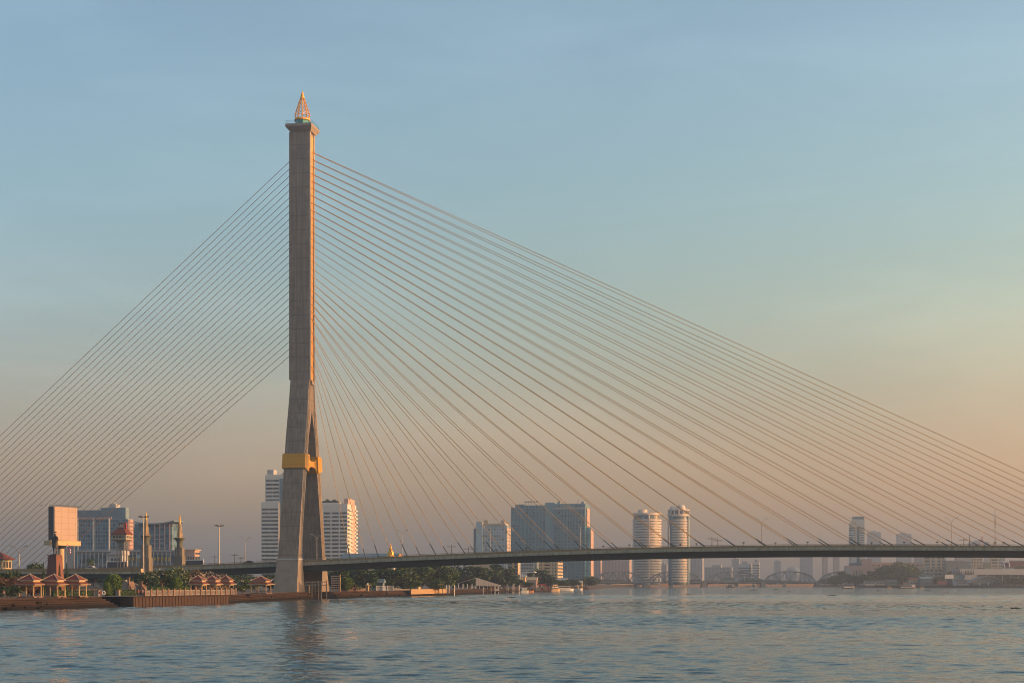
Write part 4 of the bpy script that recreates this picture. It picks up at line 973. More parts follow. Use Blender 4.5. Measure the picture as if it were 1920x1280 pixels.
# temple behind the deck
t, wd, d, h = building('temple_hall', 'long blue grey tiled temple roof just above the bridge parapet', 641, 740, 750, 1047.5, 800)
wall_box(t, 0, wd, 0, 14, 0, h, tan_b); MB().gable(-1, wd + 1, -1.5, 15.5, h, zy(1036.5, 800) - LZ, along='x').build('roof', mat('blue roof tiles', (.13, .19, .22), .6), t)
MB().add([(wd + 1.02, -1.2, h + .2), (wd + 1.02, 15.2, h + .2), (wd + 1.02, 7, zy(1037.5, 800) - LZ)], [(0, 1, 2)]).add([(wd + 1.3, -1.2, h + .2), (wd + 1.3, 15.2, h + .2), (wd + 1.3, 7, zy(1037.5, 800) - LZ)], [(0, 1, 2)]).build('gable_board', gold, t)
for k in range(12): MB().box(1 + wd * k / 12.5, 2.4 + wd * k / 12.5, -.08, -.003, h - 4, h - 1).build('window', glass_d, t)
Y = 760; t = thing('golden_stupa', 'small golden bell shaped stupa with a ringed spire', 'stupa', (gx(732.5, Y), Y, LZ)); s = Y / F; z = lambda p: zy(p, Y) - LZ
MB().box(-7 * s, 7 * s, -7 * s, 7 * s, .003, z(1043)).build('base', white_p, t)
MB().lathe([(6.4 * s, z(1043)), (6.6 * s, z(1041)), (5.8 * s, z(1038.5)), (6.0 * s, z(1037)), (5.6 * s, z(1034)), (3.2 * s, z(1031)), (2.4 * s, z(1030))], 20).build('bell', gold_bright, t, True)
MB().box(-2.6 * s, 2.6 * s, -2.6 * s, 2.6 * s, z(1030), z(1028.3)).build('throne', gold_bright, t)
MB().lathe([(2.0 * s, z(1028.3))] + [(r_ * s, z(1028 - 1.2 * k) + o_) for k, r_ in enumerate((2.3, 1.9, 1.7, 1.4, 1.2, .9)) for o_ in (0, .25)] + [(.5 * s, z(1020)), (.03, z(1016.5))], 14).build('ringed_spire', gold_bright, t)
# ------------------------------------------------------------------ trees on the near bank
G1, G2 = 'flowering trees behind the balustrade', 'trees along the far side of the viaduct'
def blossoms(t, w, z0, z1, seed, n=260):
    rnd = random.Random(seed); b = MB()
    for _ in range(n):
        a = Vector((rnd.gauss(0, 1), rnd.gauss(0, 1), rnd.gauss(.2, 1))).normalized() * rnd.uniform(.42, .52)
        p = Vector((a.x * w, a.y * w, (z0 + z1) / 2 + a.z * (z1 - z0))); s = rnd.uniform(.06, .13)
        q = Vector((rnd.uniform(-1, 1), rnd.uniform(-1, 1), rnd.uniform(-1, 1))).normalized(); c = q.orthogonal().normalized() * s; e = q.cross(c)
        b.add([p - c, p - e, p + c, p + e], [(0, 1, 2, 3)])
    tag(b.build('blossoms', blossom_m, t), kind='stuff')
for i, (px, Y, w_, ytop, k, lab) in enumerate(((276, 408, 7.5, 1070, 'dark', 'dark flowering tree at the left end of its clump by the ornamental tower'),
        (303, 425, 9.0, 1065.5, 'dark', 'tallest dark flowering tree in the middle of the clump'), (334, 440, 9.0, 1064, 'mid', 'flowering tree with brownish leaves behind the tall topiary'),
        (362, 452, 8.0, 1067, 'brown', 'white flowering tree behind the balustrade pavilions'), (392, 462, 8.5, 1071, 'brown', 'white flowering tree right of the clump under the viaduct'),
        (415, 470, 6.5, 1075, 'brown', 'small white flowering tree nearest the lone pavilion'), (455, 455, 6, 1086, 'mid', 'pale low tree between the balustrade pavilions and the lone pavilion'))):
    t = tree('flowering_tree', lab, px, Y, w_, LZ, zy(ytop, Y), k, i + 2, G1, zc=.12)
    hh = zy(ytop, Y) - LZ; blossoms(t, w_, hh * .12, hh, i + 5, 170 if i in (0, 1, 6) else 300)
tree('topiary_tree', 'bright green rounded topiary tree on the lawn by the hedge', 213, 378, 3.9, LZ, zy(1076, 378), 'topiary', 1, 'rounded topiary', zc=.04)
tree('topiary_tree', 'small round topiary ball beside the bright green topiary tree', 200.5, 372, 1.7, LZ, zy(1090, 372), 'topiary', 2, 'rounded topiary', zc=.05)
tree('topiary_tree', 'dark green column topiary in front of the flowering clump', 330, 392, 3.1, LZ, zy(1081, 392), 'topiary', 3, 'rounded topiary', zc=.05)
for i, (px, yt, lab) in enumerate(((81.5, 1052, 'slim dark cypress left of the statue pedestal'), (111.5, 1055, 'slim dark cypress right in front of the statue pedestal'), (125, 1052.5, 'slim dark cypress beside the flagpole'))):
    tree('cypress', lab, px, 372, 1.1, LZ, zy(yt, 372), 'cypress', i, 'cypresses round the statue', zc=.02)
for i, (px, Y, w_, yt, k, lab, nm) in enumerate(((-14, 330, 7, 1079, 'brown', 'brownish tree at the left edge of the promenade', 'tree'), (14, 338, 6.5, 1081, 'red', 'reddish spreading tree left of the first pavilion', 'tree'),
        (38, 346, 5.2, 1079, 'brown', 'brown spreading tree just behind the first pavilion', 'tree'), (2, 372, 8, 1070, 'mid', 'green tree below the yellow house', 'tree'), (30, 395, 7, 1071, 'dark', 'dark green bushy tree behind the reddish tree', 'tree'),
        (62, 470, 7, 1054, 'dark', 'dark round tree showing above the ramp left of the statue', 'tree'), (60, 380, 5, 1076, 'red', 'reddish bush between first and second pavilion roofs', 'bush'), (86, 388, 5, 1077, 'red', 'reddish bush at the left foot of the statue pedestal', 'bush'),
        (128, 388, 4.4, 1078, 'red', 'reddish bush at the right foot of the statue pedestal', 'bush'), (22, 326, 4.5, 1096, 'dark', 'low dark shrub between the left trees and the promenade edge', 'bush'), (-2, 322, 4, 1098, 'dark', 'low dark shrub at the left edge of the promenade', 'bush'))):
    tree('promenade_' + nm, lab, px, Y, w_, LZ, zy(yt, Y), k, i, 'trees and bushes round the statue', nm, .22 if nm == 'tree' else .05)
for i, px in enumerate((70, 98, 150, 178, 205, 235, 262, 300, 350, 400, 425, 450, 478, 505, 538, 560)):
    Y = 585 + (i * 37) % 45; tree('background_tree', 'dark tree in the shade below and behind the approach viaduct', px, Y, 8.5 + (i * 5) % 4, LZ, 8.2 + (i * 7) % 3 * .6, ('dark', 'mid')[i % 4 == 0], i, G2, zc=.06)
# palm by the hotel
Y = 620; t = thing('palm_tree', 'single palm with drooping fronds in front of the hotel podium', 'palm', (gx(169, Y), Y, LZ)); zt = zy(1049, Y) - LZ
MB().path([(0, 0, 0), (.2, 0, zt * .5), (.1, 0, zt)], .26, .18, 7).build('trunk', bark, t)
b = MB(); rnd = random.Random(4)
for i in range(17):
    a = 6.283 * i / 17; L_ = rnd.uniform(2.6, 3.9); up = rnd.uniform(-.1, .9); pv_ = None
    for k in range(7):
        s_ = k / 6; p = Vector((.1 + math.cos(a) * L_ * s_, math.sin(a) * L_ * s_, zt + up * L_ * s_ - 1.0 * L_ * s_ * s_)); wv = Vector((-math.sin(a), math.cos(a), -.35)) * .42 * (1 - s_) ** .5; wv2 = Vector((math.sin(a), -math.cos(a), -.35)) * .42 * (1 - s_) ** .5
        if pv_: b.add([pv_[0], p, p + wv, pv_[0] + pv_[1]], [(0, 1, 2, 3)]).add([pv_[0], p, p + wv2, pv_[0] + pv_[2]], [(0, 1, 2, 3)])
        pv_ = (p, wv, wv2)
b.build('crown', leaf_dark, t)
# trees right of the pylon
G3 = 'dense trees on the bank right of the pylon'
for i, (px, Y, w_, yt, k, lab) in enumerate(((634, 590, 12, 1071, 'dark', 'dark tree directly behind the far pylon foot'), (655, 610, 11, 1072, 'dark', 'dark tree behind the lattice board'), (682, 600, 12, 1069, 'dark', 'dark tree behind the white gate pillar'),
        (648, 560, 4.5, 1083, 'topiary', 'pale green shrub lit by the sun beside the lattice board'), (712, 640, 12, 1068, 'dark', 'dark tree behind the small blue grey house'), (664, 565, 5, 1092, 'mid', 'low green shrub right of the pale green shrub'),
        (735, 640, 13, 1066, 'dark', 'dark tree above the white railing'), (757, 650, 13, 1064, 'mid', 'olive tree above the left end of the sunlit wall'), (782, 670, 15, 1062, 'mid', 'green tree above the middle of the sunlit wall'),
        (806, 680, 15, 1061, 'dark', 'dark green tall tree above the sunlit wall'), (830, 690, 14, 1064, 'mid', 'olive tree behind the pontoon gate'), (850, 800, 14, 1066, 'dark', 'dark tree left of the pier house ridge'),
        (768, 640, 9, 1086, 'mid', 'low olive shrub behind the wall'), (725, 620, 8, 1089, 'dark', 'low dark shrub behind the white railing'), (880, 800, 20, 1066, 'dark', 'dark tree behind the pier house roof'), (905, 830, 20, 1068, 'mid', 'green tree behind the right gable of the pier house'),
        (930, 850, 19, 1063, 'dark', 'tall dark tree left of the orange finned tower'), (945, 860, 15, 1076, 'dark', 'dark green tree sloping down to the piers'), (965, 900, 12, 1086, 'dark', 'dark tree at the foot of the orange finned tower'), (1012, 960, 17, 1074, 'dark', 'rounded dark tree in front of the cream office block'),
        (1030, 960, 11, 1082, 'dark', 'smaller dark tree right of the rounded tree'), (985, 900, 10, 1090, 'dark', 'low dark tree behind the jetties'), (820, 640, 7, 1090, 'mid', 'bright green shrub beside the pontoon gate'))):
    tree('bank_tree', lab, px, Y, w_ * 1.12, LZ, zy(yt - (7 if yt < 1080 else 1), Y), k, i, G3, 'tree' if 'tree' in lab else 'bush', .06)
# ------------------------------------------------------------------ near bank right of the pylon
pile_m = mat('weathered pile', (.13, .125, .115), .8)
Y = 512; t = thing('mooring_piles', 'cluster of grey mooring piles with cross rails standing in the water below the pylon', 'mooring piles', (gx(573, Y), Y, 0)); s = Y / F
for px, top, bot in ((573, 1089, 1), (578, 1096, 2), (584.5, 1089, 0), (588.5, 1092, 3), (596.5, 1089, 1), (602, 1089, 0), (611, 1088, 2)):
    x = (px - 573) * s; y = bot * .8; MB().tube((x, y, -1.5), (x, y, zy(top, Y)), .2, .18, 9).build('pile', pile_m if px != 578 else tan_b, t)
for z_ in (zy(1090.5, Y), zy(1096, Y)): MB().tube((0, -.3, z_), (38 * s, -.3, z_), .12, n=6).build('rail', steel_grey, t)
MB().box(-.3, 12 * s, 0, 1.6, 1.1, 1.4).build('walkway', wood_d, t)
Y = 548; t = thing('lattice_board', 'tall dark slatted board on a yellow post behind the pylon foot', 'board', (gx(620, Y), Y, LZ), -TH); s = Y / F; z = lambda p: zy(p, Y) - LZ
m = MB()
for k in range(7): m.box(0, 17 * s, 0, .2, z(1106 - 4.2 * k), z(1106 - 4.2 * k) + .42)
m.build('slat_panel', white_p, t); MB().box(.1, 17 * s - .1, .22, .35, .4, z(1077)).build('back_panel', dark_metal, t)
m = MB()
for k in range(5): m.box(k * 4.2 * s, k * 4.2 * s + .15, -.06, -.003, .4, z(1077))
m.build('upright', dark_metal, t); MB().box(17.2 * s, 18.6 * s, -.1, .3, .003, z(1076)).build('post', cream, t)
Y = 560; t = thing('gate_pillar', 'pale square gate pillar with a ball lamp behind the river wall', 'pillar', (gx(689, Y), Y, LZ), -TH); z = lambda p: zy(p, Y) - LZ
MB().box(-.5, .5, -.5, .5, .003, z(1098)).build('shaft', cream, t); MB().frustum((-.75, .75, -.75, .75), (-.5, .5, -.5, .5), z(1098), z(1096)).build('cap_stone', cream, t); MB().ball((0, 0, z(1094.5)), .4, 10, 8).build('ball_lamp', lamp_glass, t)
def low_wall(nm, lab, px0, px1, Y0, Y1, y_top, m, zb=LZ, th=.5, cat='wall'):
    p0, p1 = Vector((gx(px0, Y0), Y0)), Vector((gx(px1, Y1), Y1)); d = p1 - p0
    t = thing(nm, lab, cat, (p0.x, p0.y, zb), math.atan2(d.y, d.x)); h = zy(y_top, (Y0 + Y1) / 2) - zb
    MB().box(0, d.length, 0, th, .003, h).build('wall_face', m, t); MB().box(-.05, d.length + .05, -.08, th + .08, h, h + .16).build('coping', concrete_plain, t); return t
low_wall('river_wall', 'pink low wall between pylon foot and gate pillar', 640, 686, 565, 572, 1103.5, pink_stone)
t = thing('white_railing', 'white slatted railing in front of the small house', 'railing', (gx(706, 585), 585, LZ), .1); wd = 31 * 585 / F
m = MB()
for k in range(16): m.box(k * wd / 16, k * wd / 16 + .14, 0, .12, .003, 1.75)
m.box(0, wd, 0, .14, 1.75, 1.9); m.box(0, wd, 0, .14, .7, .85); m.box(wd * .4, wd * .55, -.05, .0, .003, 1.75); m.build('slat_panel', white_p, t)
for k in range(4): MB().box(k * wd / 3 - .12, k * wd / 3 + .12, -.15, .25, .003, 2.0).build('post', white_p, t)
low_wall('river_wall', 'dull tan low wall left of the sunlit wall', 737, 771, 625, 632, 1104.3, concrete_plain)
low_wall('river_wall', 'long sunlit tan wall along the river left of the pontoon gate', 771, 837, 612, 655, 1103.8, lines_mat('sunlit wall render', (.38, .26, .14), (.26, .18, .1), 2.5, 0, .12, .1, var=.12), zb=.75)  # lit stretch of the wall: sunlight put into a warmer colour
t, wd, d, h = building('small_house', 'small blue grey house with a tiled roof among the trees', 697, 718, 721, 1092, 606)
wall_box(t, 0, wd, 0, d, 0, h, blue_b); MB().gable(-.5, wd + .5, -.6, d + .6, h, h + 1.6).build('roof', mat('blue house roof', (.16, .22, .26), .7), t); bands(t, .3, wd, d, [h - 2], 1.1, glass_d, side=False, parts=3, gap=.3)
t, wd, d, h = building('site_hut', 'plain tan hut behind the sunlit wall', 771, 785, 787, 1098.5, 665)
wall_box(t, 0, wd, 0, 4, 0, h, tan_b); MB().box(-.2, wd + .2, -.2, 4.2, h, h + .2).build('roof', grey_b, t); MB().box(1, 1.9, -.05, -.003, .1, 2).build('door', wood_d, t)
# pontoon with a gate frame
Y = 640; t = thing('pontoon', 'dark floating pontoon with a yellow gate frame and mooring posts', 'pontoon', (gx(815, Y), Y, 0), .05); s = Y / F; z = lambda p: zy(p, Y)
MB().box(0, 31 * s, 0, 5, -.3, .75).box(-.1, 31 * s + .1, -.1, 5.1, .75, .95).build('float', wood_d, t)
m = MB()
for x in (7.5 * s, 15 * s): m.box(x - .22, x + .22, .6, 1.0, .95, z(1096))
m.box(7.5 * s - .22, 15 * s + .22, .6, 1.0, z(1096), z(1096) + .4); m.box(7.5 * s, 15 * s, .65, .95, z(1101.5), z(1101.5) + .3); m.build('gate_frame', cream, t)
for px in (3.2, 22, 26.5, 37): MB().tube((px * s, 3, -1), (px * s, 3, z(1095.5)), .28, .26, 9).build('mooring_post', steel_grey, t)
# pier house
t, wd, d, h = building('pier_house', 'gabled white boarded pier house on posts over the water', 892, 935, 936, 1096, 752, rz=.0, z0=0)
board = lines_mat('white boards', (.5, .46, .41), (.28, .26, .24), 1.25, 0, .14, .1, var=.08, streak=.15)
pk = zy(1082.5, 752); MB().add([(0, 0, h - .4), (wd + .6, 0, h - .7), (wd + .6, 0, h), (0, 0, pk)], [(0, 1, 2, 3)]).add([(0, .3, h - .4), (wd + .6, .3, h - .7), (wd + .6, .3, h), (0, .3, pk)], [(3, 2, 1, 0)]).add([(0, 0, h - .4), (0, .3, h - .4), (0, .3, pk), (0, 0, pk)], [(0, 1, 2, 3)]).add([(wd + .6, 0, h), (0, 0, pk), (0, .3, pk), (wd + .6, .3, h)], [(0, 1, 2, 3)]).add([(wd + .6, 0, h - .7), (wd + .6, 0, h), (wd + .6, .3, h), (wd + .6, .3, h - .7)], [(0, 1, 2, 3)]).add([(0, 0, h - .4), (0, .3, h - .4), (wd + .6, .3, h - .7), (wd + .6, 0, h - .7)], [(0, 1, 2, 3)]).build('gable_front', board, t)
lx = -34 * 752 / F; MB().hull8([(lx, -.6, zy(1093.5, 752)), (0.0, -.3, pk - .15), (0.0, 22, pk - .15), (lx, 22, zy(1093.5, 752))], [(lx, -.6, zy(1093.5, 752) + .15), (0.0, -.3, pk), (0.0, 22, pk), (lx, 22, zy(1093.5, 752) + .15)]).hull8([(0, .31, pk - .15), (wd + 1, .31, h - .35), (wd + 1, 22, h - .35), (0, 22, pk - .15)], [(0, .31, pk), (wd + 1, .31, h - .2), (wd + 1, 22, h - .2), (0, 22, pk)]).build('roof', mat('grey roof sheet', (.34, .34, .33), .6), t)
for k in range(7): x = k * wd / 6; MB().box(x - .2, x + .2, .4, .8, -1, h - .5).build('post', white_p, t)
for k in range(4): x = lx + .4 - k * lx / 4; MB().box(x - .2, x + .2, 0, .4, -1, zy(1094, 752)).build('post', white_p, t)
MB().box(lx, wd + .5, .2, 20, .8, 1.3).build('floor_deck', wood_d, t); MB().box(.6, wd - 1, 9, 9.3, 1.3, h - .6).build('back_wall', mat('dark inner wall', (.10, .09, .085), .8), t)
for k in range(5): MB().box(1 + k * wd / 5, 2.4 + k * wd / 5, 1.5, 2.1, 1.3, 2.2 + (k % 2) * .5).build('counter', (pink_stone, white_p, tan_b)[k % 3], t)
# ------------------------------------------------------------------ the jetties and boats right of the pier house
Y = 790; s = Y / F
t = thing('jetty', 'grey jetty of posts and decking right of the pier house', 'jetty', (gx(940, Y), Y, 0), .12)
MB().box(0, 36 * s, 0, 4, .9, 1.3).build('decking', wood_d, t)
for k in range(11):
    x = k * 3.5 * s; MB().tube((x, .3 + (k % 3) * 1.4, -1), (x, .3 + (k % 3) * 1.4, 3.2 + (k * 5 % 4) * .5), .17, n=7).build('post', (steel_grey, white_p, pink_stone)[k % 3], t)
MB().hull8([(4 * s, .5, 3.6), (20 * s, .5, 3.4), (20 * s, 4.4, 3.4), (4 * s, 4.4, 3.6)], [(4 * s, .5, 3.75), (20 * s, .5, 3.55), (20 * s, 4.4, 3.55), (4 * s, 4.4, 3.75)]).build('canopy', blue_b, t)
def hull_mesh(L, W, H0, H1, bow=.3):
    """boat hull along x, bow at +x, keel just under the water"""
    b = MB(); N = 12; secs = []
    for i in range(N + 1):
        f = i / N; x = -L / 2 + L * f; wv = W / 2 * (1 - max(0, (f - (1 - bow)) / bow) ** 2 * .96) * (.86 + .14 * min(1, f / .12)); hz_ = H0 + (H1 - H0) * f ** 3
        secs.append([(x, -wv, hz_), (x, -wv * .8, -.35), (x, wv * .8, -.35), (x, wv, hz_)])
    for a, c in zip(secs, secs[1:]): b.hull8(list(reversed(a)), list(reversed(c)))
    return b
def boat(name, label, px, Y, L, W, parts, rz=0.0, hull=boat_white, H=(1.0, 1.5), group='boats on the river'):
    t = thing(name, label, 'boat', (gx(px, Y), Y, 0), rz, group)
    hull_mesh(L, W, *H).build('hull', hull, t)
    for nm, m, bx in parts:
        b = MB()
        for q in bx: b.box(*[v for v in q])
        b.build(nm, m, t)
    return t
def cab(x0, x1, w_, z0, z1): return (x0, x1, -w_ / 2, w_ / 2, z0, z1)
boat('ferry_boat', 'white river ferry with a long dark roof near the right bank', 1591, 1260, 10.6, 3.6,
     [('cabin', boat_white, [cab(-4, 3, 3.2, 1.0, 1.9)]), ('window_band', glass_d, [(-3.9, 2.9, -1.63, -1.602, 1.95, 2.9), (-3.9, 2.9, 1.602, 1.63, 1.95, 2.9)]), ('post', boat_white, [(x, x + .15, -1.6, 1.6, 1.9, 3.0) for x in (-4, -2.2, -.4, 1.4, 2.85)]), ('roof', boat_dark, [cab(-4.6, 3.4, 3.7, 3.0, 3.4)]), ('wheelhouse', grey_b, [cab(3.0, 4.4, 2.2, 1.2, 2.4)])], .05, hull=boat_dark)
boat('passenger_boat', 'long pale passenger boat with red trim and raised cabin by the right bank', 1700, 1290, 15.5, 3.6,
     [('cabin', boat_white, [cab(-5, 5.5, 3.0, 1.1, 1.7)]), ('window_band', glass_d, [(-5, 4, -1.52, 1.52, 1.7, 2.6)]), ('roof', grey_b, [cab(-5.6, 4.8, 3.4, 2.6, 2.85)]), ('wheelhouse', white_p, [cab(4.2, 7.0, 2.6, 1.4, 3.4)]), ('red_trim', red_p, [(-5.6, 7.2, -1.82, 1.82, .95, 1.1), (5.2, 6.2, -1.4, 1.4, 3.4, 3.7)])], .03, hull=boat_dark)
for i, (px, lab) in enumerate(((1667, 'tiny yellowish skiff left of the long passenger boat'), (1728.5, 'tiny yellowish skiff right of the long passenger boat'))):
    boat('skiff', lab, px, 1330, 5.5 - i, 1.5, [('bench', boat_wood, [cab(-1.2, -.8, 1.1, .5, .8), cab(.6, 1.0, 1.1, .5, .8)]), ('canopy', tan_b, [cab(-1.6, 1.0, 1.4, 1.9, 2.05)]), ('post', tan_b, [(-1.5, -1.4, -.6, .6, .5, 1.9), (.85, .95, -.6, .6, .5, 1.9)])], .4, hull=mat('yellow hull', (.2, .16, .07), .6), H=(.6, 1.0))
boat('tug_boat', 'low dark boat passing beside a truss bridge pier', 1371, 1500, 9.5, 3.2, [('cabin', boat_dark, [cab(-3, .5, 2.6, 1.0, 2.8)]), ('roof', blue_b, [cab(-3.4, .9, 3.0, 2.8, 3.1)]), ('wheelhouse', grey_b, [cab(.8, 2.2, 2.0, 1.0, 3.4)])], .2, hull=boat_dark)
boat('wooden_boat', 'small varnished orange boat moored among the jetty posts', 995, 815, 3.6, 1.7, [('canopy', boat_dark, [cab(-1.1, .7, 1.5, 2.1, 2.25)]), ('post', boat_dark, [(-1, -.92, -.6, .6, .6, 2.1), (.55, .63, -.6, .6, .6, 2.1)]), ('bench', boat_white, [cab(-.7, .3, 1.3, .75, 1.0)])], .3, hull=boat_wood, H=(.8, 1.3))
boat('grey_boat', 'grey covered boat moored left of the small orange boat', 983, 800, 5.2, 2.0, [('cabin', blue_b, [cab(-2, 1.0, 1.7, .9, 2.3)]), ('roof', grey_b, [cab(-2.3, 1.4, 2.0, 2.3, 2.5)])], .5, hull=grey_b)
boat('cream_boat', 'cream two storey boat lit by the sun at the end of the jetties', 1041, 905, 6, 2.8, [('cabin', cream, [cab(-2.2, 1.6, 2.4, 1.2, 2.3), cab(-1.9, 1.0, 2.3, 2.6, 3.9)]), ('window_band', glass_d, [(-2, 1.3, -1.23, 1.23, 1.5, 2.1), (-1.7, .8, -1.18, 1.18, 2.9, 3.5)]), ('roof', white_p, [cab(-2.4, 1.8, 2.7, 2.3, 2.6), cab(-2.1, 1.2, 2.6, 3.9, 4.1)])], .4, hull=cream, H=(1.2, 1.8))
boat('long_white_boat', 'long white covered boat moored right of the cream boat', 1061, 985, 10, 2.8, [('cabin', boat_white, [cab(-4.4, 3, 2.4, 1.0, 1.9)]), ('window_band', glass_d, [(-4.3, 2.9, -1.22, 1.22, 1.9, 2.7)]), ('roof', boat_white, [cab(-4.7, 3.4, 2.8, 2.7, 2.95)])], .1)
boat('sunlit_boat', 'small boat with a bright sunlit cabin at the right end of the moorings', 1083, 1040, 7, 2.6, [('cabin', cream, [cab(-2.5, .5, 2.2, 1.0, 2.4), cab(-1.6, .2, 2.0, 2.7, 3.7)]), ('window_band', glass_d, [(-2.3, .3, -1.13, 1.13, 1.5, 2.1)]), ('roof', cream, [cab(-2.8, .9, 2.5, 2.4, 2.7)])], -.2, hull=boat_white)
Y = 850; s = Y / F; t = thing('floating_pier', 'floating pier with a red canopy and pink posts', 'pier', (gx(1003, Y), Y, 0), .1)
MB().box(0, 28 * s, 0, 5, -.3, .8).build('float', wood_d, t); MB().box(6 * s, 21 * s, -.2, 5, 3.9, 4.6).build('canopy', red_p, t)
for k in range(6): MB().box(k * 5.4 * s - .15, k * 5.4 * s + .15, .2, .5, .8, 3.9).build('post', pink_stone, t)
MB().box(2 * s, 12 * s, 1.5, 4.5, .8, 2.6).build('kiosk', tan_b, t); MB().box(22 * s, 28 * s, .5, 4, .8, 3.4).build('shelter', mat('dull red board', (.3, .08, .06), .7), t)
mp_ = []
for v, m in enumerate((steel_grey, wood_d, pink_stone)):
    b = MB(); b.tube((0, 0, -1.2), (0, 0, 3.3 + .5 * v), .19, .16, 8); b.lathe([(.22, 3.3 + .5 * v), (.05, 3.5 + .5 * v)], 8); mp_.append(b.mesh('mooring_post', m))
for i, (px, py) in enumerate(((906, 1113.4), (913, 1113), (921, 1112.6), (929, 1112), (938, 1111.6), (951, 1110.7), (962, 1110.2), (975, 1109.6), (980, 1109.8), (1000, 1108.8), (1014, 1108.6), (1022, 1108.4), (1034, 1107.6), (1052, 1106.6), (1068, 1105.9))):
    q = wl(px, py); o = bpy.data.objects.new('mooring_post', mp_[(i * 7) % 3]); COL.objects.link(o); o.location = (q.x, q.y, 0); k_ = .8 + (i * 5 % 4) * .12; o.scale = (1, 1, k_)
    tag(o, 'plain mooring post standing in the water among the jetties', 'mooring post', 'mooring posts among the jetties', 'thing')
for i, (px, Y, w_, yt, lab) in enumerate(((1052, 1000, 13, 1086, 'low tree in front of the low grey waterfront shed'), (1070, 1060, 14, 1085, 'low tree right of the sunlit shop house'), (1076, 1090, 12, 1087, 'low tree between shop house and small sunlit house'), (1098, 1160, 16, 1083, 'hazy tree right of the small sunlit house'), (1109, 1250, 18, 1080, 'hazy tree at the left end of the truss bridge'))):
    tree('shore_tree', lab, px, Y, w_, LZ, zy(yt, Y), 'dark' if i % 2 else 'mid', i, 'low trees along the moorings', zc=.04)
# ------------------------------------------------------------------ city beyond the deck
def tower_rows(t, x0, x1, d, z0, z1, step, hgt, m, **k): bands(t, x0, x1, d, frange(z0, z1, step), hgt, m, **k)
t, wd, d, h = building('hotel_tower', 'pale stepped tower block with a round sign left of the dark twin block', 893, 950, 957, 984, 1400)
s = 1400 / F
wall_box(t, 12 * s, wd, 0, d, 0, h, grid_mat('pale grid', (.17, .27, .32), (.42, .47, .49), 2.6, 3.1, .7, .8))
wall_box(t, 0, 12 * s, -1, d * .7, 0, zy(978, 1400) - LZ, mat('pale blue shaft', (.34, .46, .52), .7), 'lift_shaft'); wall_box(t, -6 * s, -.01, 2, d * .8, 0, zy(990, 1400) - LZ, blue_b, 'low_wing')
MB().box(12.2 * s, wd * .95, 1, d - 1, h, h + 1.5).box(16 * s, 20 * s, 2, 3, h + 1.5, zy(976.5, 1400) - LZ).box(wd * .8, wd * .92, 2, 6, h + 1.5, h + 4.5).build('roof_block', tan_b, t)
MB().lathe([(2.3, -.3), (2.3, .3)], 18).build('round_sign', cream, t, loc=(18 * s, 1, zy(978.5, 1400) - LZ)).rotation_euler = (R(90), 0, 0)
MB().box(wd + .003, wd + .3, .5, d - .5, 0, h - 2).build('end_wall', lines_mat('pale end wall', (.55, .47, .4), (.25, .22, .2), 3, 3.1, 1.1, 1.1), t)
Y = 1480; s = Y / F
t, wd, d, h = building('twin_block', 'huge dark teal twin apartment block with a paler central shaft', 958, 1023, 1023, 951, Y)
gm = grid_mat('dark facade grid', (.06, .18, .235), (.15, .29, .35), 3.4, 3.1, .9, .8)  # facade colour made bluer to carry the haze of the distance
wall_box(t, 0, wd, 0, 40, 0, h, gm); hB = zy(947, Y) - LZ; wall_box(t, wd * .12, wd * .38, 1, 30, h, h + 3, teal_b, 'roof_storey'); wall_box(t, wd * .38, wd, .4, 38, h, hB, gm, 'roof_storey')
hS = zy(942.5, Y) - LZ; wall_box(t, wd + .01, wd + 16 * s, -2, 20, 0, hS, mat('shaft cladding', (.17, .31, .37), .6, var=.06), 'central_shaft')
x2 = wd + 16 * s + .02; w2 = 58 * s * 1.02; h2 = zy(945, Y) - LZ
wall_box(t, x2, x2 + w2, -3, 30, 0, h2, gm, 'wing'); wall_box(t, x2 + w2 + .01, x2 + w2 + 8 * s, -1, 24, 0, zy(989, Y) - LZ, gm, 'annex')
wall_box(t, x2 + w2 + .01, x2 + w2 + 1.2, 4, 24, zy(989, Y) - LZ + .01, h2 - 4, pink_b, 'end_wall'); wall_box(t, x2 + w2 + 8 * s + .01, x2 + w2 + 8 * s + 1, 1, 22, 0, zy(992, Y) - LZ, pink_b, 'end_wall')  # pink of these slabs puts sunlight into the right hand edges
for k in range(9): MB().box(wd * (.02 + .118 * k), wd * (.02 + .118 * k) + .7, -.5, -.003, 0, h - .5).build('pilaster', teal_b, t)
for k in range(11): MB().box(x2 + w2 * (.02 + .093 * k), x2 + w2 * (.02 + .093 * k) + .6, -3.5, -3.003, 0, h2 - 6).build('pilaster', teal_b, t)
MB().box(x2, x2 + w2, -3.4, -3.01, h2 - 5.5, h2 - 3.5).build('cornice', grey_b, t); MB().box(x2 + w2 * .86, x2 + w2 * .97, -2, 6, h2, h2 + 2).box(x2 + w2 * .1, x2 + w2 * .2, 0, 6, h2, h2 + 2.5).build('roof_plant', grey_b, t)
dm = MB()
for k, px in enumerate((.42, .50, .58, .66, .75)):
    x = wd * px; zb_ = hB; dm.tube((x, 2, zb_), (x, 2, zb_ + 2.6), .18, n=5); dm.lathe([(.2, zb_ + 2.4), (1.2, zb_ + 3.2), (1.5, zb_ + 4)], 10, (x, 2))
dm.tube((x2 + w2 * .78, 2, h2), (x2 + w2 * .78, 2, h2 + 5), .2, n=5); dm.tube((x2 + w2 * .74, 2, h2), (x2 + w2 * .74, 2, h2 + 4), .2, n=5); dm.build('roof_dish', grey_b, t)
t, wd, d, h = building('office_block', 'cream office block with pairs of square windows and sunlit right end', 1008, 1045.6, 1055.5, 1040, 1080)
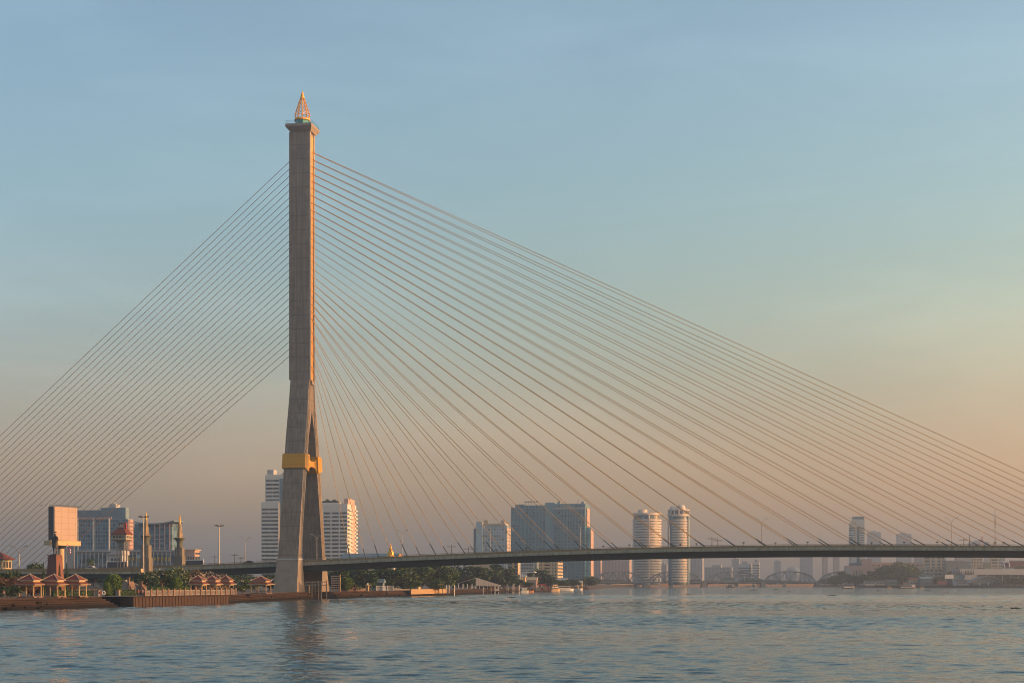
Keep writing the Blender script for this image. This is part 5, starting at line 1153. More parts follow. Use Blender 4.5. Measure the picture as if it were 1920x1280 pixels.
wall_box(t, 0, wd, 0, d, 0, h, tan_b); fl = 6.15 * 1080 / F
for z_ in frange(h - 8.3 * fl, h - 1, fl):
    b = MB()
    for a, c in ((.04, .1), (.15, .21), (.34, .62), (.73, .79), (.87, .93)): b.box(wd * a, wd * c, -.1, -.003, z_, z_ + fl * .5)
    b.build('window_band', glass_d, t); MB().box(wd + .003, wd + .1, .8, d - .8, z_, z_ + fl * .4).build('window_band', glass_d, t)
MB().box(-.3, wd + .3, -.3, d + .3, h, h + .8).build('roof_edge', grey_b, t)
t, wd, d, h = building('office_block', 'grey office block between the orange finned tower and the cream block', 976, 1001, 1003, 1042, 1070)
wall_box(t, 0, wd, 0, 14, 0, h, grey_b); fl = 6 * 1070 / F
for z_ in frange(h - 6 * fl, h - 1, fl): bands(t, .4, wd, 14, [z_], fl * .45, glass_d, side=False, parts=5, gap=.35)
wall_box(t, wd + .01, wd + 5 * .37, 1, 12, 0, h, blue_b, 'recess_panel'); MB().box(-.2, wd + .2, -.2, 14, h, h + .6).build('roof_edge', grey_b, t)
t, wd, d, h = building('finned_tower', 'narrow tower with two sunlit orange vertical fins', 951, 970, 974, 1044, 960)
wall_box(t, 0, wd, 0, 12, 0, h, grey_b); s = 960 / F; fl = 6.2 * s
for z_ in frange(4, h - 1, fl): MB().box(.5, 3.2, -.08, -.003, z_, z_ + fl * .45).build('window', glass_d, t); MB().box(wd * .72, wd * .95, -.08, -.003, z_, z_ + fl * .5).build('window', glass_d, t)
for a, c in ((.46, .7), (.98, 1.13)): MB().hull8([(wd * a, -.6, 0), (wd * c, -2.6, 0), (wd * c, -.09, 0), (wd * a, -.09, 0)][::1], [(wd * a, -.6, h + .5), (wd * c, -2.6, h + .5), (wd * c, -.09, h + .5), (wd * a, -.09, h + .5)]).build('fin', orange_b, t)
for i, (p0, p1, yt, Y, lab, m, rf) in enumerate(((885, 925, 1055, 930, 'tan house block behind the pier house trees', tan_b, grey_b), (975, 985, 1081, 1000, 'small sunlit orange house below the grey office block', orange_b, grey_b), (989, 1006, 1087, 900, 'pink house with a hipped roof behind the jetties', pink_b, tan_b),
        (1020, 1044, 1094, 1010, 'low grey waterfront shed under the cream office block', grey_b, blue_b), (1046, 1062, 1088, 1060, 'sunlit pale shop house with balconies near the moorings', cream, grey_b), (1080, 1091, 1092, 1150, 'small sunlit house beyond the moorings', cream, grey_b))):
    t, wd, d, h = building('waterfront_house', lab, p0, p1, p1 + 1.5, yt, Y, group='houses behind the moorings'); d = min(d, 12)
    wall_box(t, 0, wd, 0, d, 0, h, m); MB().gable(-.4, wd + .4, -.5, d + .5, h, h + 1.8).build('roof', rf, t)
    for z_ in frange(1.4, h - 1.4, 2.9): bands(t, .4, wd, d, [z_], 1.2, glass_d, side=True, parts=max(2, int(wd / 2.5)), gap=.35)
t, wd, d, h = building('gas_canopy', 'flat pale canopy with two lamps among the waterfront trees', 975, 1003, 1003.5, 1071.5, 930)
MB().box(0, wd, 0, 6, h - .5, h).build('canopy', white_p, t); [MB().box(x, x + .3, 1, 1.3, 0, h - .5).build('post', white_p, t) for x in (1, wd - 1)]; MB().ball((wd * .45, 0, h + .25), .3, 8, 6).build('lamp', lamp_glass, t); MB().ball((wd * .95, 0, h + .25), .3, 8, 6).build('lamp', lamp_glass, t)
# round towers
def round_tower(label, px0, px1, Y, py_top, floors_px, crown=False):
    s = Y / F; r = (px1 - px0) / 2 * s; z = lambda p: zy(p, Y) - LZ
    t = thing('round_tower', label, 'building', (gx((px0 + px1) / 2, Y), Y, LZ), -.3, 'round apartment towers')
    N = 40; h = z(py_top + 4); MB().lathe([(r * .93, 0), (r * .93, h)], N).build('wall', glass_b, t)
    for z_ in frange(3, h - 1, floors_px * s):
        MB().lathe([(r * .9, z_), (r * 1.0, z_ + .02), (r * 1.0, z_ + floors_px * s * .64), (r * .9, z_ + floors_px * s * .65)], N).build('balcony', sunwarm_b, t)
    MB().lathe([(r * 1.0, h), (r * 1.01, h + .1), (r * 1.01, z(py_top)), (r * .9, z(py_top) + .05)], N).build('roof_ring', sunwarm_b, t)
    if not crown:
        MB().lathe([(r * .32, z(py_top)), (r * .32, z(py_top - 7))], 20, (-r * .3, 0)).build('roof_plant', sunwarm_b, t)
        for a in (-1.2, -.2): MB().box(r * .93 * math.cos(a) - .6, r * .93 * math.cos(a) + .6, r * .96 * math.sin(a) - .8, r * .96 * math.sin(a) + .8, 0, h).build('mullion', sunwarm_b, t)
    else:
        for a0 in (-2.2, -.3, 1.4): MB().box(-r * .16, r * .16, -.4, .4, 0, h + 1).build('recess_panel', teal_b, t, loc=(r * .98 * math.cos(a0), r * .98 * math.sin(a0), 0)).rotation_euler = (0, 0, a0 + R(90))
        MB().lathe([(r * .88, z(py_top)), (r * .88, z(py_top - 7))], N).build('crown_storey', glass_d, t)
        for k in range(14):
            a = 6.283 * k / 14; MB().box(r * .9 * math.cos(a) - .7, r * .9 * math.cos(a) + .7, r * .9 * math.sin(a) - .7, r * .9 * math.sin(a) + .7, z(py_top) + .06, z(py_top - 7)).build('crown_pier', sunwarm_b, t)
        MB().lathe([(r * .98, z(py_top - 7)), (r * .98, z(py_top - 9))], N).build('crown_ring', sunwarm_b, t)
        MB().lathe([(r * .4, z(py_top - 9)), (r * .28, z(py_top - 15)), (.3, z(py_top - 16))], 20, (-r * .45, 0)).lathe([(r * .42, z(py_top - 9)), (r * .3, z(py_top - 17)), (.3, z(py_top - 18.5))], 20, (r * .25, 0)).build('roof_turret', sunwarm_b, t)
round_tower('plain white round tower with ribbon balconies and a drum on its roof', 1186, 1240, 1700, 962, 4.95)
round_tower('round tower with a crowned roof and dark vertical recess', 1251.5, 1293, 1640, 964, 4.95, True)
# far blocks fading into the haze: (front0, front1, side, top, Y, rz, wall material, label)
G = 'distant blocks in the haze'
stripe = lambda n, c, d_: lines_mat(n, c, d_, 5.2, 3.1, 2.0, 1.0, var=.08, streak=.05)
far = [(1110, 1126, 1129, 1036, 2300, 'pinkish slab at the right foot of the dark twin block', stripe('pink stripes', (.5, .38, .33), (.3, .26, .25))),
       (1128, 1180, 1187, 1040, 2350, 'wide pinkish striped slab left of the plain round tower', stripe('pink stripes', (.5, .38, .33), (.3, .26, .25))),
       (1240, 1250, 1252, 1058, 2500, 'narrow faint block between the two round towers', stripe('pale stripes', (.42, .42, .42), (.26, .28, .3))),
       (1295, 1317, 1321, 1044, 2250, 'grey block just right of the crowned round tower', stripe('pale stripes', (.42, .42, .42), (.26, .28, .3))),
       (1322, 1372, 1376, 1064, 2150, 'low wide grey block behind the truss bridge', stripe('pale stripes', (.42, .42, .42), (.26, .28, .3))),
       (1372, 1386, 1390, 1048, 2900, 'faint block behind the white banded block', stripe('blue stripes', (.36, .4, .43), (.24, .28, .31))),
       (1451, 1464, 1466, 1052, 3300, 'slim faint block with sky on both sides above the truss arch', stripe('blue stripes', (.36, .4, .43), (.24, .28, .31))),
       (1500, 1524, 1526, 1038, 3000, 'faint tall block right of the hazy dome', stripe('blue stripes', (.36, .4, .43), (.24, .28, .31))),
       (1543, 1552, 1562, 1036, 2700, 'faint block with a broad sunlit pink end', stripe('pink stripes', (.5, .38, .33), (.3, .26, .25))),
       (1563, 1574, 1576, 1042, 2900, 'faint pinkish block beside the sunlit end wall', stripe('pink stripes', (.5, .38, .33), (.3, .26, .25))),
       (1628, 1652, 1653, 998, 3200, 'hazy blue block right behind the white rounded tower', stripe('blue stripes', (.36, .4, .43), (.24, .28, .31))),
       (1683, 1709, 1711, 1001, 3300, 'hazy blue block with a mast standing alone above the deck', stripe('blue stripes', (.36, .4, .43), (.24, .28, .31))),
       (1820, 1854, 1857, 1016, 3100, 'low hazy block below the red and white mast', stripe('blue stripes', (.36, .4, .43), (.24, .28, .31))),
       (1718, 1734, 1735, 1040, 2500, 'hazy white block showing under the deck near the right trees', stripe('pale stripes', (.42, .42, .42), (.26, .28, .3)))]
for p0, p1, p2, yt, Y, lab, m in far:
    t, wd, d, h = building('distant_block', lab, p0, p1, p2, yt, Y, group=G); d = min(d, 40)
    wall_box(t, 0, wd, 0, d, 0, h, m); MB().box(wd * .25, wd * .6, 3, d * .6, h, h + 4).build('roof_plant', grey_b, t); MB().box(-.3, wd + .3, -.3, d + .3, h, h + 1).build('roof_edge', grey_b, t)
    if 'mast' in lab and 'alone' in lab: MB().tube((1, 2, h), (1, 2, h + 9), .4, .2).build('mast', steel_grey, t)
for i, (p0, p1, p2, yt, Y, lab) in enumerate(((1384, 1408, 1411, 1056, 2000, 'white banded block of two behind the truss arch, the left one'), (1411, 1424, 1430, 1053, 1980, 'white banded block with a sunlit right end behind the truss arch'))):
    t, wd, d, h = building('banded_block', lab, p0, p1, p2, yt, Y, group='white banded blocks'); wall_box(t, 0, wd, 0, d, 0, h, white_b); bands(t, .3, wd, d, frange(4, h - 2, 3.3), 1.6, glass_b); MB().box(wd * .3, wd * .7, 3, 8, h, h + 3).build('roof_plant', grey_b, t)
Y = 4300; t = thing('domed_hall', 'faint low dome between the hazy blocks above the truss arch', 'building', (gx(1487, Y), Y, LZ)); r = 13 * Y / F
MB().lathe([(r, 0), (r, zy(1071, Y) - LZ)], 24).build('wall', blue_b, t); MB().lathe([(r, zy(1071, Y) - LZ)] + [(r * math.cos(a), zy(1071, Y) - LZ + r * .75 * math.sin(a)) for a in (.3, .6, .9, 1.2, 1.5)], 24).build('dome', blue_b, t)
# white rounded tower on the right
t, wd, d, h = building('rounded_tower', 'white and blue tower with a rounded left side and sunlit right edge', 1592, 1621, 1626, 973, 1650)
s = 1650 / F; m = MB().box(6 * s, wd, 0, 17, 0, h); m.lathe([(6 * s, 0), (6 * s, h - 4)], 24, (6 * s, 6 * s)); m.build('wall', white_b, t)
for z_ in frange(40, h - 7, 4.55 * s):
    b = MB().lathe([(6.05 * s, z_), (6.05 * s, z_ + 1.3)], 24, (6 * s, 6 * s)); b.box(6 * s, wd * .42, -.12, -.003, z_, z_ + 1.3).box(wd * .72, wd * .95, -.12, -.003, z_, z_ + 1.3); b.build('window_band', glass_b, t)
    MB().box(wd + .003, wd + .15, 1, 16, z_, z_ + 1.4).build('window_band', glass_b, t)
wall_box(t, wd * .5, wd * .68, -.2, -.003, 6, h - 8, teal_b, 'glass_strip'); wall_box(t, wd * .25, wd * .98, 2, 14, h, h + 3, blue_b, 'roof_storey')
wall_box(t, wd * .02, wd * 1.02, -1, 18, zy(1059, 1650) - LZ, zy(1055, 1650) - LZ, blue_b, 'sky_lobby')
t, wd, d, h = building('podium_block', 'pinkish stone podium at the foot of the white rounded tower', 1587, 1620, 1630, 1060, 1620)
wall_box(t, 0, wd, 0, d, 0, h, pink_b); bands(t, wd * .35, wd * .95, d, [h * .35], h * .4, glass_b, side=False, parts=4, gap=.8); wall_box(t, wd * .0, wd * .2, -.4, -.01, 0, h * .9, grey_b, 'corner_pier'); MB().box(wd * .9, wd + 8, 2, d, h * .6, h * 1.35).build('side_block', pink_b, t)
t, wd, d, h = building('long_block', 'long low pink block behind the big trees on the right bank', 1634, 1733, 1735, 1055, 1680); wall_box(t, 0, wd, 0, 15, 0, h, pink_b); bands(t, .5, wd, 15, [h - 3.5, h - 7], 1.6, glass_b, side=False, parts=12, gap=.6); MB().box(-.5, wd + .5, -.5, 15.5, h, h + .7).build('roof_edge', grey_b, t)
t, wd, d, h = building('cream_hotel', 'cream riverside hotel with tall windows and a lower wing', 1733, 1773, 1776, 1034, 1600); wall_box(t, 0, wd, 0, 18, 0, h, tan_b); s = 1600 / F
for k, a in enumerate((.03, .36, .62, .84)):
    for z_ in frange(3, h - 1, 6.2 * s): MB().box(wd * a, wd * (a + (.14 if k else .22)), -.12, -.003, z_, z_ + 3.9 * s).build('window', glass_b, t)
hl = zy(1065, 1600) - LZ; wall_box(t, -31 * s, wd + 1.2, -9, -.5, 0, hl, tan_b, 'lower_wing')
for z_ in (hl - 5.5 * s, hl - 12.5 * s): bands(t, -30 * s, wd, 0, [z_], 3.4 * s, glass_b, side=False, parts=9, gap=.7, y0=-9)
t = thing('glasshouse_hall', 'large grey hall with a curved glazed roof end', 'building', (gx(1775, 1570), 1570, LZ), -.05); s = 1570 / F; z = lambda p: zy(p, 1570) - LZ
b = MB(); n = 12
pts = [(0, 0), (0, z(1051))] + [((30 + 19 * math.sin(a)) * s, z(1051) * (.35 + .65 * math.cos(a))) for a in [1.5 * k / n for k in range(n + 1)]] + [(49.2 * s, 0)]
b.prism(pts, 0, 14); b.build('hall_shell', lines_mat('glazed roof', (.13, .16, .17), (.26, .28, .28), 2.6, 2.2, .35, .3, rough=.4), t); MB().box(-.3, 30 * s, -.3, 14.3, z(1051), z(1050)).build('ridge_beam', grey_b, t)
for i, (p0, p1, yt, m, lab) in enumerate(((1792, 1822, 1044, grey_b, 'grey flat roofed block above the glasshouse hall'), (1824, 1842, 1040, tan_b, 'cream block with two window columns right of the glasshouse hall'), (1846, 1857, 1054, mat('green render', (.2, .26, .2), .8), 'green blank block beside the cream block'), (1858, 1884, 1043, tan_b, 'cream block with green panels left of the red temple roof'))):
    t, wd, d, h = building('riverside_block', lab, p0, p1, p1 + 1, yt, 1640 + 15 * i, group='blocks above the pale riverside slab'); wall_box(t, 0, wd, 0, 12, 0, h, m)
    for z_ in frange(3, h - 1, 3.4): bands(t, .4, wd, 12, [z_], 1.7, glass_b, side=False, parts=2 + i % 3, gap=.9)
    MB().box(-.3, wd + .3, -.3, 12.3, h, h + .6).build('roof_edge', grey_b, t)
t, wd, d, h = building('red_temple', 'temple with tiered red roof and white roof edges at the right edge', 1884, 1945, 1946, 1063, 1560); wall_box(t, 0, wd, 0, 14, 0, h, white_p); s = 1560 / F
for nm, x0, zz0, zz1 in (('lower_roof', 0, h, h + 9 * s), ('upper_roof', 9 * s, h, h + 12 * s)):
    MB().gable(x0, wd + 2, -1 + (.6 if x0 else 0), 15 - (.6 if x0 else 0), zz0, zz1).build(nm, roof_red, t); rx = MB()
    rx.tube((x0 - .2, -1.2, zz0), (x0 - .2, 7, zz1 + .2), .5, n=5); rx.tube((x0, 7, zz1 + .15), (wd + 2, 7, zz1 + .15), .45, n=5); rx.path([(x0, 7, zz1), (x0 - 1.6, 7, zz1 + 1.6), (x0 - 1.9, 7, zz1 + 3.2)], .45, .12, 5); rx.build('roof_edge', white_p, t)
MB().box(10 * s, wd + 2, 6.6, 7.4, h + 12 * s + .62, h + 13.4 * s).build('ridge', mat('green ridge', (.12, .2, .17), .6), t)
Y = 1500; t = thing('riverside_pavilion_hall', 'wide pale flat roofed hall over deep shade with a row of dark spikes', 'building', (gx(1785, Y), Y, LZ), 0); s = Y / F; z = lambda p: zy(p, Y) - LZ; wd = 170 * s
MB().box(14 * s, wd, 0, 26, z(1077), z(1066)).build('roof_slab', mat('pale slab', (.42, .43, .43), .7, var=.05), t); MB().box(0, wd, 6, 24, .003, z(1077.2)).build('wall', mat('shaded hall wall', (.035, .06, .07), .6), t)  # deep shade under the roof slab put into the dark wall colour
MB().box(0, 42 * s, -.6, 5, .003, z(1076)).build('side_wing', teal_b, t); MB().box(23 * s, 46 * s, -1.4, -.7, z(1087), z(1074.5)).build('pale_panel', grey_b, t)
for k in range(12):
    x = (1.5 + 2.95 * k + (5 if k > 5 else 0)) * s; MB().frustum((x - .65, x + .65, -2.0, -1.5), (x - .05, x + .05, -1.8, -1.7), z(1076), z(1066.5)).build('spike', boat_dark, t)
for k in range(8): MB().box((50 + 15 * k) * s, (50.8 + 15 * k) * s, 1, 1.6, .003, z(1077.1)).build('column', grey_b, t)
Y = 1440; t = thing('arched_pier_hall', 'arched grey roof hall with green doors at the water', 'building', (gx(1822, Y), Y, LZ), 0); s = Y / F; z = lambda p: zy(p, Y) - LZ
b = MB(); n = 14; W_ = 58 * s; a_ = [(-2 + (W_ + 4) * k / n, z(1092) + (z(1079.5) - z(1092)) * math.sin(math.pi * k / n) ** .9) for k in range(n + 1)]
for (xa, za), (xb_, zb_) in zip(a_, a_[1:]): b.hull8([(xa, -2, za - .5), (xb_, -2, zb_ - .5), (xb_, 14, zb_ - .5), (xa, 14, za - .5)], [(xa, -2, za), (xb_, -2, zb_), (xb_, 14, zb_), (xa, 14, za)])
b.build('roof', mat('dull roof', (.2, .22, .22), .6), t)
b = MB(); b.prism([(0, z(1092) - .3)] + [(x, zz_ - .5) for x, zz_ in a_ if 0 < x < W_] + [(W_, z(1092) - .3)], .2, 13); b.build('gable_front', mat('dull gable', (.17, .19, .19), .8), t)
MB().box(1, W_ - 1, .6, 12, .003, z(1092) - .31).build('wall', teal_b, t)
for k in range(2): MB().box(W_ * (.3 + .27 * k), W_ * (.52 + .27 * k), .3, .59, .3, z(1092.8)).build('door', mat('green door', (.02, .15, .12), .6), t)
for x in (.25, .53, .82): MB().box(W_ * x, W_ * x + .7, -.1, .58, .003, z(1092)).build('column', white_p, t)
for i, (p0, p1, y0, y1, m, lab, sb) in enumerate(((1772, 1788, 1076.5, 1084, white_p, 'white hoarding board left of the spiked hall', 'board'), (1758, 1776, 1089, 1096, mat('dull pink awning', (.30, .1, .11), .7), 'dull pink awning at the right bank waterline', 'awning'), (1787, 1794, 1089, 1098, grey_b, 'pale lattice screen at the right bank waterline', 'screen'))):
    Y = 1455; s = Y / F; t = thing('waterfront_' + sb, lab, sb, (gx(p0, Y), Y, LZ)); w_ = (p1 - p0) * s
    MB().box(0, w_, 0, .6, zy(y1, Y) - LZ + .01, zy(y0, Y) - LZ).build('panel', m, t); [MB().box(x, x + .4, .1, .5, .003, zy(y1, Y) - LZ).build('post', steel_grey, t) for x in (.2, w_ - .6)]
for i, (p0, p1, yt, m, rf, lab) in enumerate(((1622, 1640, 1091.5, grey_b, boat_dark, 'low grey waterfront house left of the long passenger boat'), (1643, 1661, 1091, tan_b, boat_dark, 'low tan waterfront house in front of the big trees'), (1664, 1682, 1090, teal_b, boat_dark, 'low blue waterfront house in front of the big trees'), (1706, 1722, 1086, tan_b, roof_red, 'low house with a red roof right of the long passenger boat'),
        (1726, 1748, 1084, mat('blue shed', (.06, .13, .19), .7), blue_b, 'blue waterfront shed below the cream hotel'), (1737, 1757, 1090, grey_b, grey_b, 'grey waterfront house left of the pink awning'), (1796, 1818, 1090, blue_b, boat_dark, 'dark waterfront shed left of the arched hall'))):
    Y = 1480 + (i * 17) % 30; t, wd, d, h = building('waterfront_cottage', lab, p0, p1, p1 + .5, yt, Y, rz=0, group='cottages on the right bank'); wall_box(t, 0, wd, 0, 8, 0, h, m); MB().gable(-.5, wd + .5, -.6, 8.6, h, h + 1.9).build('roof', rf, t); bands(t, .4, wd, 8, [1.3], 1.4, glass_d, side=False, parts=3, gap=.6)
# masts
def radio_mast(px, Y, yt, yb, w_, lab, cols):
    t = thing('radio_mast', lab, 'radio mast', (gx(px, Y), Y, LZ), .3); z1 = zy(yt, Y) - LZ; n = 8
    for k in range(n):
        za, zb_ = z1 * k / n, z1 * (k + 1) / n; wa, wb = w_ * (1 - .8 * k / n), w_ * (1 - .8 * (k + 1) / n); b = MB()
        for sx in (-1, 1):
            for sy in (-1, 1): b.tube((sx * wa, sy * wa, za), (sx * wb, sy * wb, zb_), .35, n=4)
        b.tube((-wa, -wa, za), (wb, -wb, zb_), .22, n=4); b.tube((wa, -wa, za), (-wb, -wb, zb_), .22, n=4); b.build('section', cols[k % 2], t)
radio_mast(1841, 2600, 992, 1020, 3.4, 'shorter red and white lattice mast behind the low hazy block', (red_p, white_p))
radio_mast(1866, 2700, 953, 1020, 2.4, 'tallest thin radio mast near the right edge', (pink_stone, grey_b))
# power poles seen over the deck
for px, yt, Y, lab in ((847, 1020, 0, 'thin power pole with one crossbar left of the stepped tower block'), (879, 1024, 0, 'thin power pole with a wide crossbar beside the stepped tower block'), (1335, 1005, 0, 'thin power pole right of the crowned round tower'), (1346, 1008.5, 0, 'second thin power pole right of the crowned round tower'), (1807, 1007, 0, 'thin power pole with a crossbar right of the last street lamp'), (1818, 1002, 0, 'bare thin power pole right of the last street lamp'),
                        (403, 1040, 720, 'thin power pole with two crossbars left of the lone lamp mast'), (440, 1037, 700, 'short power pole with insulators between mast and street lamp'), (452, 1043, 690, 'short power pole with one crossbar beside the street lamp')):
    if Y: loc = (gx(px, Y), Y, LZ)
    else: q = Cb + V * (H + .9); xd = ray_hit(q.x, q.y, U.x, U.y, px); loc = bridge_pt(xd, H + .6, deck_zs(xd) - 1.07)
    t = thing('power_pole', lab, 'pole', loc, .2, 'thin poles along the far side of the deck and approach'); zt = zy(yt, loc[1]) - loc[2]
    MB().tube((0, 0, 0), (0, 0, zt), .12 if not Y else .25, .07 if not Y else .15, 6).build('pole', dark_metal, t)
    if 'bare' not in lab: MB().box(-1.6, 1.6, -.1, .1, zt - .9, zt - .7).build('crossbar', dark_metal, t)
# trees on the right bank and beyond the truss bridge
G4 = 'hazy trees on the right bank'
for i, (px, Y, w_, yt, lab) in enumerate(((1566, 1560, 16, 1078, 'low tree at the right end of the truss bridge'), (1578, 1590, 22, 1071, 'rounded tree at the right end of the truss bridge'), (1604, 1560, 22, 1077, 'low tree in front of the pink podium'), (1632, 1540, 26, 1072, 'tree at the left shoulder of the big clump'),
        (1652, 1540, 28, 1064, 'tree in the left half of the big clump'), (1672, 1540, 30, 1055, 'tallest tree of the big clump'), (1692, 1550, 30, 1051, 'tall tree at the top of the big clump'), (1708, 1550, 24, 1060, 'tree on the right shoulder of the big clump'), (1720, 1520, 18, 1076, 'low tree below the right shoulder of the big clump'), (1645, 1520, 20, 1082, 'low tree at the water below the big clump'),
        (1740, 1500, 16, 1083, 'low dark tree in front of the cream hotel wing'), (1762, 1500, 14, 1080, 'low tree between cream hotel and white hoarding'), (1783, 1530, 16, 1068, 'dark tree at the left end of the spiked hall'), (1795, 1535, 14, 1064, 'tree rising behind the row of spikes'), (1835, 1545, 14, 1062, 'small tree above the pale slab beside the cream block'),
        (1905, 1430, 20, 1080, 'leafy tree at the right edge by the water'), (1925, 1420, 22, 1082, 'tree cut by the right edge of the view'), (1872, 1430, 12, 1090, 'low bush right of the arched hall'), (1912, 1550, 16, 1058, 'small tree in front of the red temple roof'))):
    tree('riverbank_tree', lab, px, Y, w_, LZ, zy(yt, Y), 'dark' if i % 3 else 'mid', i, G4, 'tree', .05)
for i in range(24):
    px = 1098 + i * 20.4; Y = 1800 + (i * 53) % 120; tree('far_tree', 'hazy dark tree in the row behind the truss bridge', px, Y, 17 + (i * 7) % 9, LZ, zy(1090 - (i * 13) % 7, Y), 'dark', i, 'far trees behind the truss bridge', zc=.03)
# sunlit wharf walls beyond the truss bridge
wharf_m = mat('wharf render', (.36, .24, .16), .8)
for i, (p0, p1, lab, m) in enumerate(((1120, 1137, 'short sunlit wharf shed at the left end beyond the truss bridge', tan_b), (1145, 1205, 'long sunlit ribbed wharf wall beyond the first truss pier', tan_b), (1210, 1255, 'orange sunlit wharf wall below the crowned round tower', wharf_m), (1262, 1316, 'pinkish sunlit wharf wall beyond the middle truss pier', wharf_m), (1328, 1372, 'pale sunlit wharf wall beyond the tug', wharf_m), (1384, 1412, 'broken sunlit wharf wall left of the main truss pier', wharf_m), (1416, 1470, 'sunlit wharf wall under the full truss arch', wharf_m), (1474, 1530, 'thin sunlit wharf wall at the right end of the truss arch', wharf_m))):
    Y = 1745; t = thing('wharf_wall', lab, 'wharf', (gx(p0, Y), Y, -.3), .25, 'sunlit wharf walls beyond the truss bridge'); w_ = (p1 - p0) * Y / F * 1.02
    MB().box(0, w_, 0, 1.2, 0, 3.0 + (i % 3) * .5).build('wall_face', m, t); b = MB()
    for k in range(int(w_ / 3.2)): b.box(k * 3.2, k * 3.2 + .7, -.3, -.003, 0, 2.6)
    b.build('fender', grey_b, t)
# ------------------------------------------------------------------ truss bridge
Y = 1640; s = Y / F; x0 = gx(1048, Y)
t = thing('truss_bridge', 'old low steel truss bridge of several curved spans across the river', 'bridge', (x0, Y, 0), 0)
tr_m = mat('blue grey truss steel', (.15, .19, .21), .6); zd = zy(1089.5, Y); ends = [1048, 1107, 1212, 1320, 1430, 1532, 1640]
MB().box(0, (1640 - 1048) * s, -4, 6, zd - 1.3, zd).build('deck', tr_m, t)
for a, b2 in zip(ends, ends[1:]):
    xa, xb_ = (a + 3 - 1048) * s, (b2 - 3 - 1048) * s; L_ = xb_ - xa; n = 10; sp_m = MB()
    top = lambda k: zd + .4 + (18.3 * s) * (1 - (2 * k / n - 1) ** 2) ** .62 if 0 < k < n else zd
    for yy in (-3.6, 5.6):
        for k in range(n):
            xk, xk1 = xa + L_ * k / n, xa + L_ * (k + 1) / n
            sp_m.tube((xk, yy, top(k)), (xk1, yy, top(k + 1)), .5, n=5)
            if 0 < k: sp_m.tube((xk, yy, zd), (xk, yy, top(k)), .3, n=4)
            if 0 < k < n - 1: sp_m.tube((xk if k % 2 else xk1, yy, zd), (xk1 if k % 2 else xk, yy, top(k + 1) if k % 2 else top(k)), .4, n=4)
    for k in range(2, n - 1, 2): sp_m.tube((xa + L_ * k / n, -3.6, top(k)), (xa + L_ * k / n, 5.6, top(k)), .25, n=4)
    sp_m.build('truss_span', tr_m, t)
for a in ends[1:-1]: x = (a - 1048) * s; MB().box(x - 2.2, x + 2.2, -4.5, 6.5, 1.6, zd - 1.3).box(x - 3.2, x + 3.2, -6.5, 8.5, -1, 1.6).build('pier', concrete_plain, t)
for a in range(1130, 1560, 53): x = (a - 1048) * s; MB().tube((x, -4.2, zd), (x, -4.2, zd + 4), .15, n=5).ball((x, -4.2, zd + 4.3), .45, 8, 6).build('lamp', lamp_glass, t)
Y = 1660; t = thing('roadside_board', 'dark board standing on the truss bridge deck', 'board', (gx(1358, Y), Y, zd), 0); MB().box(0, 19 * s, 0, .4, 1.2, 4.2).build('board', teal_b, t); [MB().box(x, x + .4, .1, .4, -1.3, 1.2).build('post', dark_metal, t) for x in (1, 9)]
# ------------------------------------------------------------------ people, cars, drift weed, gulls
skin_m = mat('skin', (.32, .19, .13), .6)
ppl = [(13, 1121.5, 'pink', 'person in a pale pink top at the left water edge', 0), (258.5, 0, 'dark', 'person in dark clothes leftmost of the group by the balustrade end', 5), (263.5, 0, 'red', 'person in a dull red top standing in the group by the balustrade end', 5), (270.5, 0, 'blue', 'person in a dark blue top near the balustrade end', 5), (273.5, 0, 'pink', 'person in a pink top beside the first balustrade post', 5), (279, 0, 'red', 'person in a red top behind the first balustrade post', 5), (283.5, 0, 'white', 'person in a white top behind the balustrade', 5),
       (660, 0, 'dark', 'person in dark clothes farthest left of the gate pillar', 9), (663.5, 0, 'red', 'person in a reddish top left of the gate pillar', 9), (666.5, 0, 'pink', 'person in a pink top left of the gate pillar', 9), (671, 0, 'white', 'person in a white top nearest the gate pillar', 9)]
shirts = {'pink': (.45, .22, .2), 'dark': (.04, .04, .05), 'red': (.35, .06, .05), 'blue': (.05, .07, .16), 'white': (.55, .53, .5)}
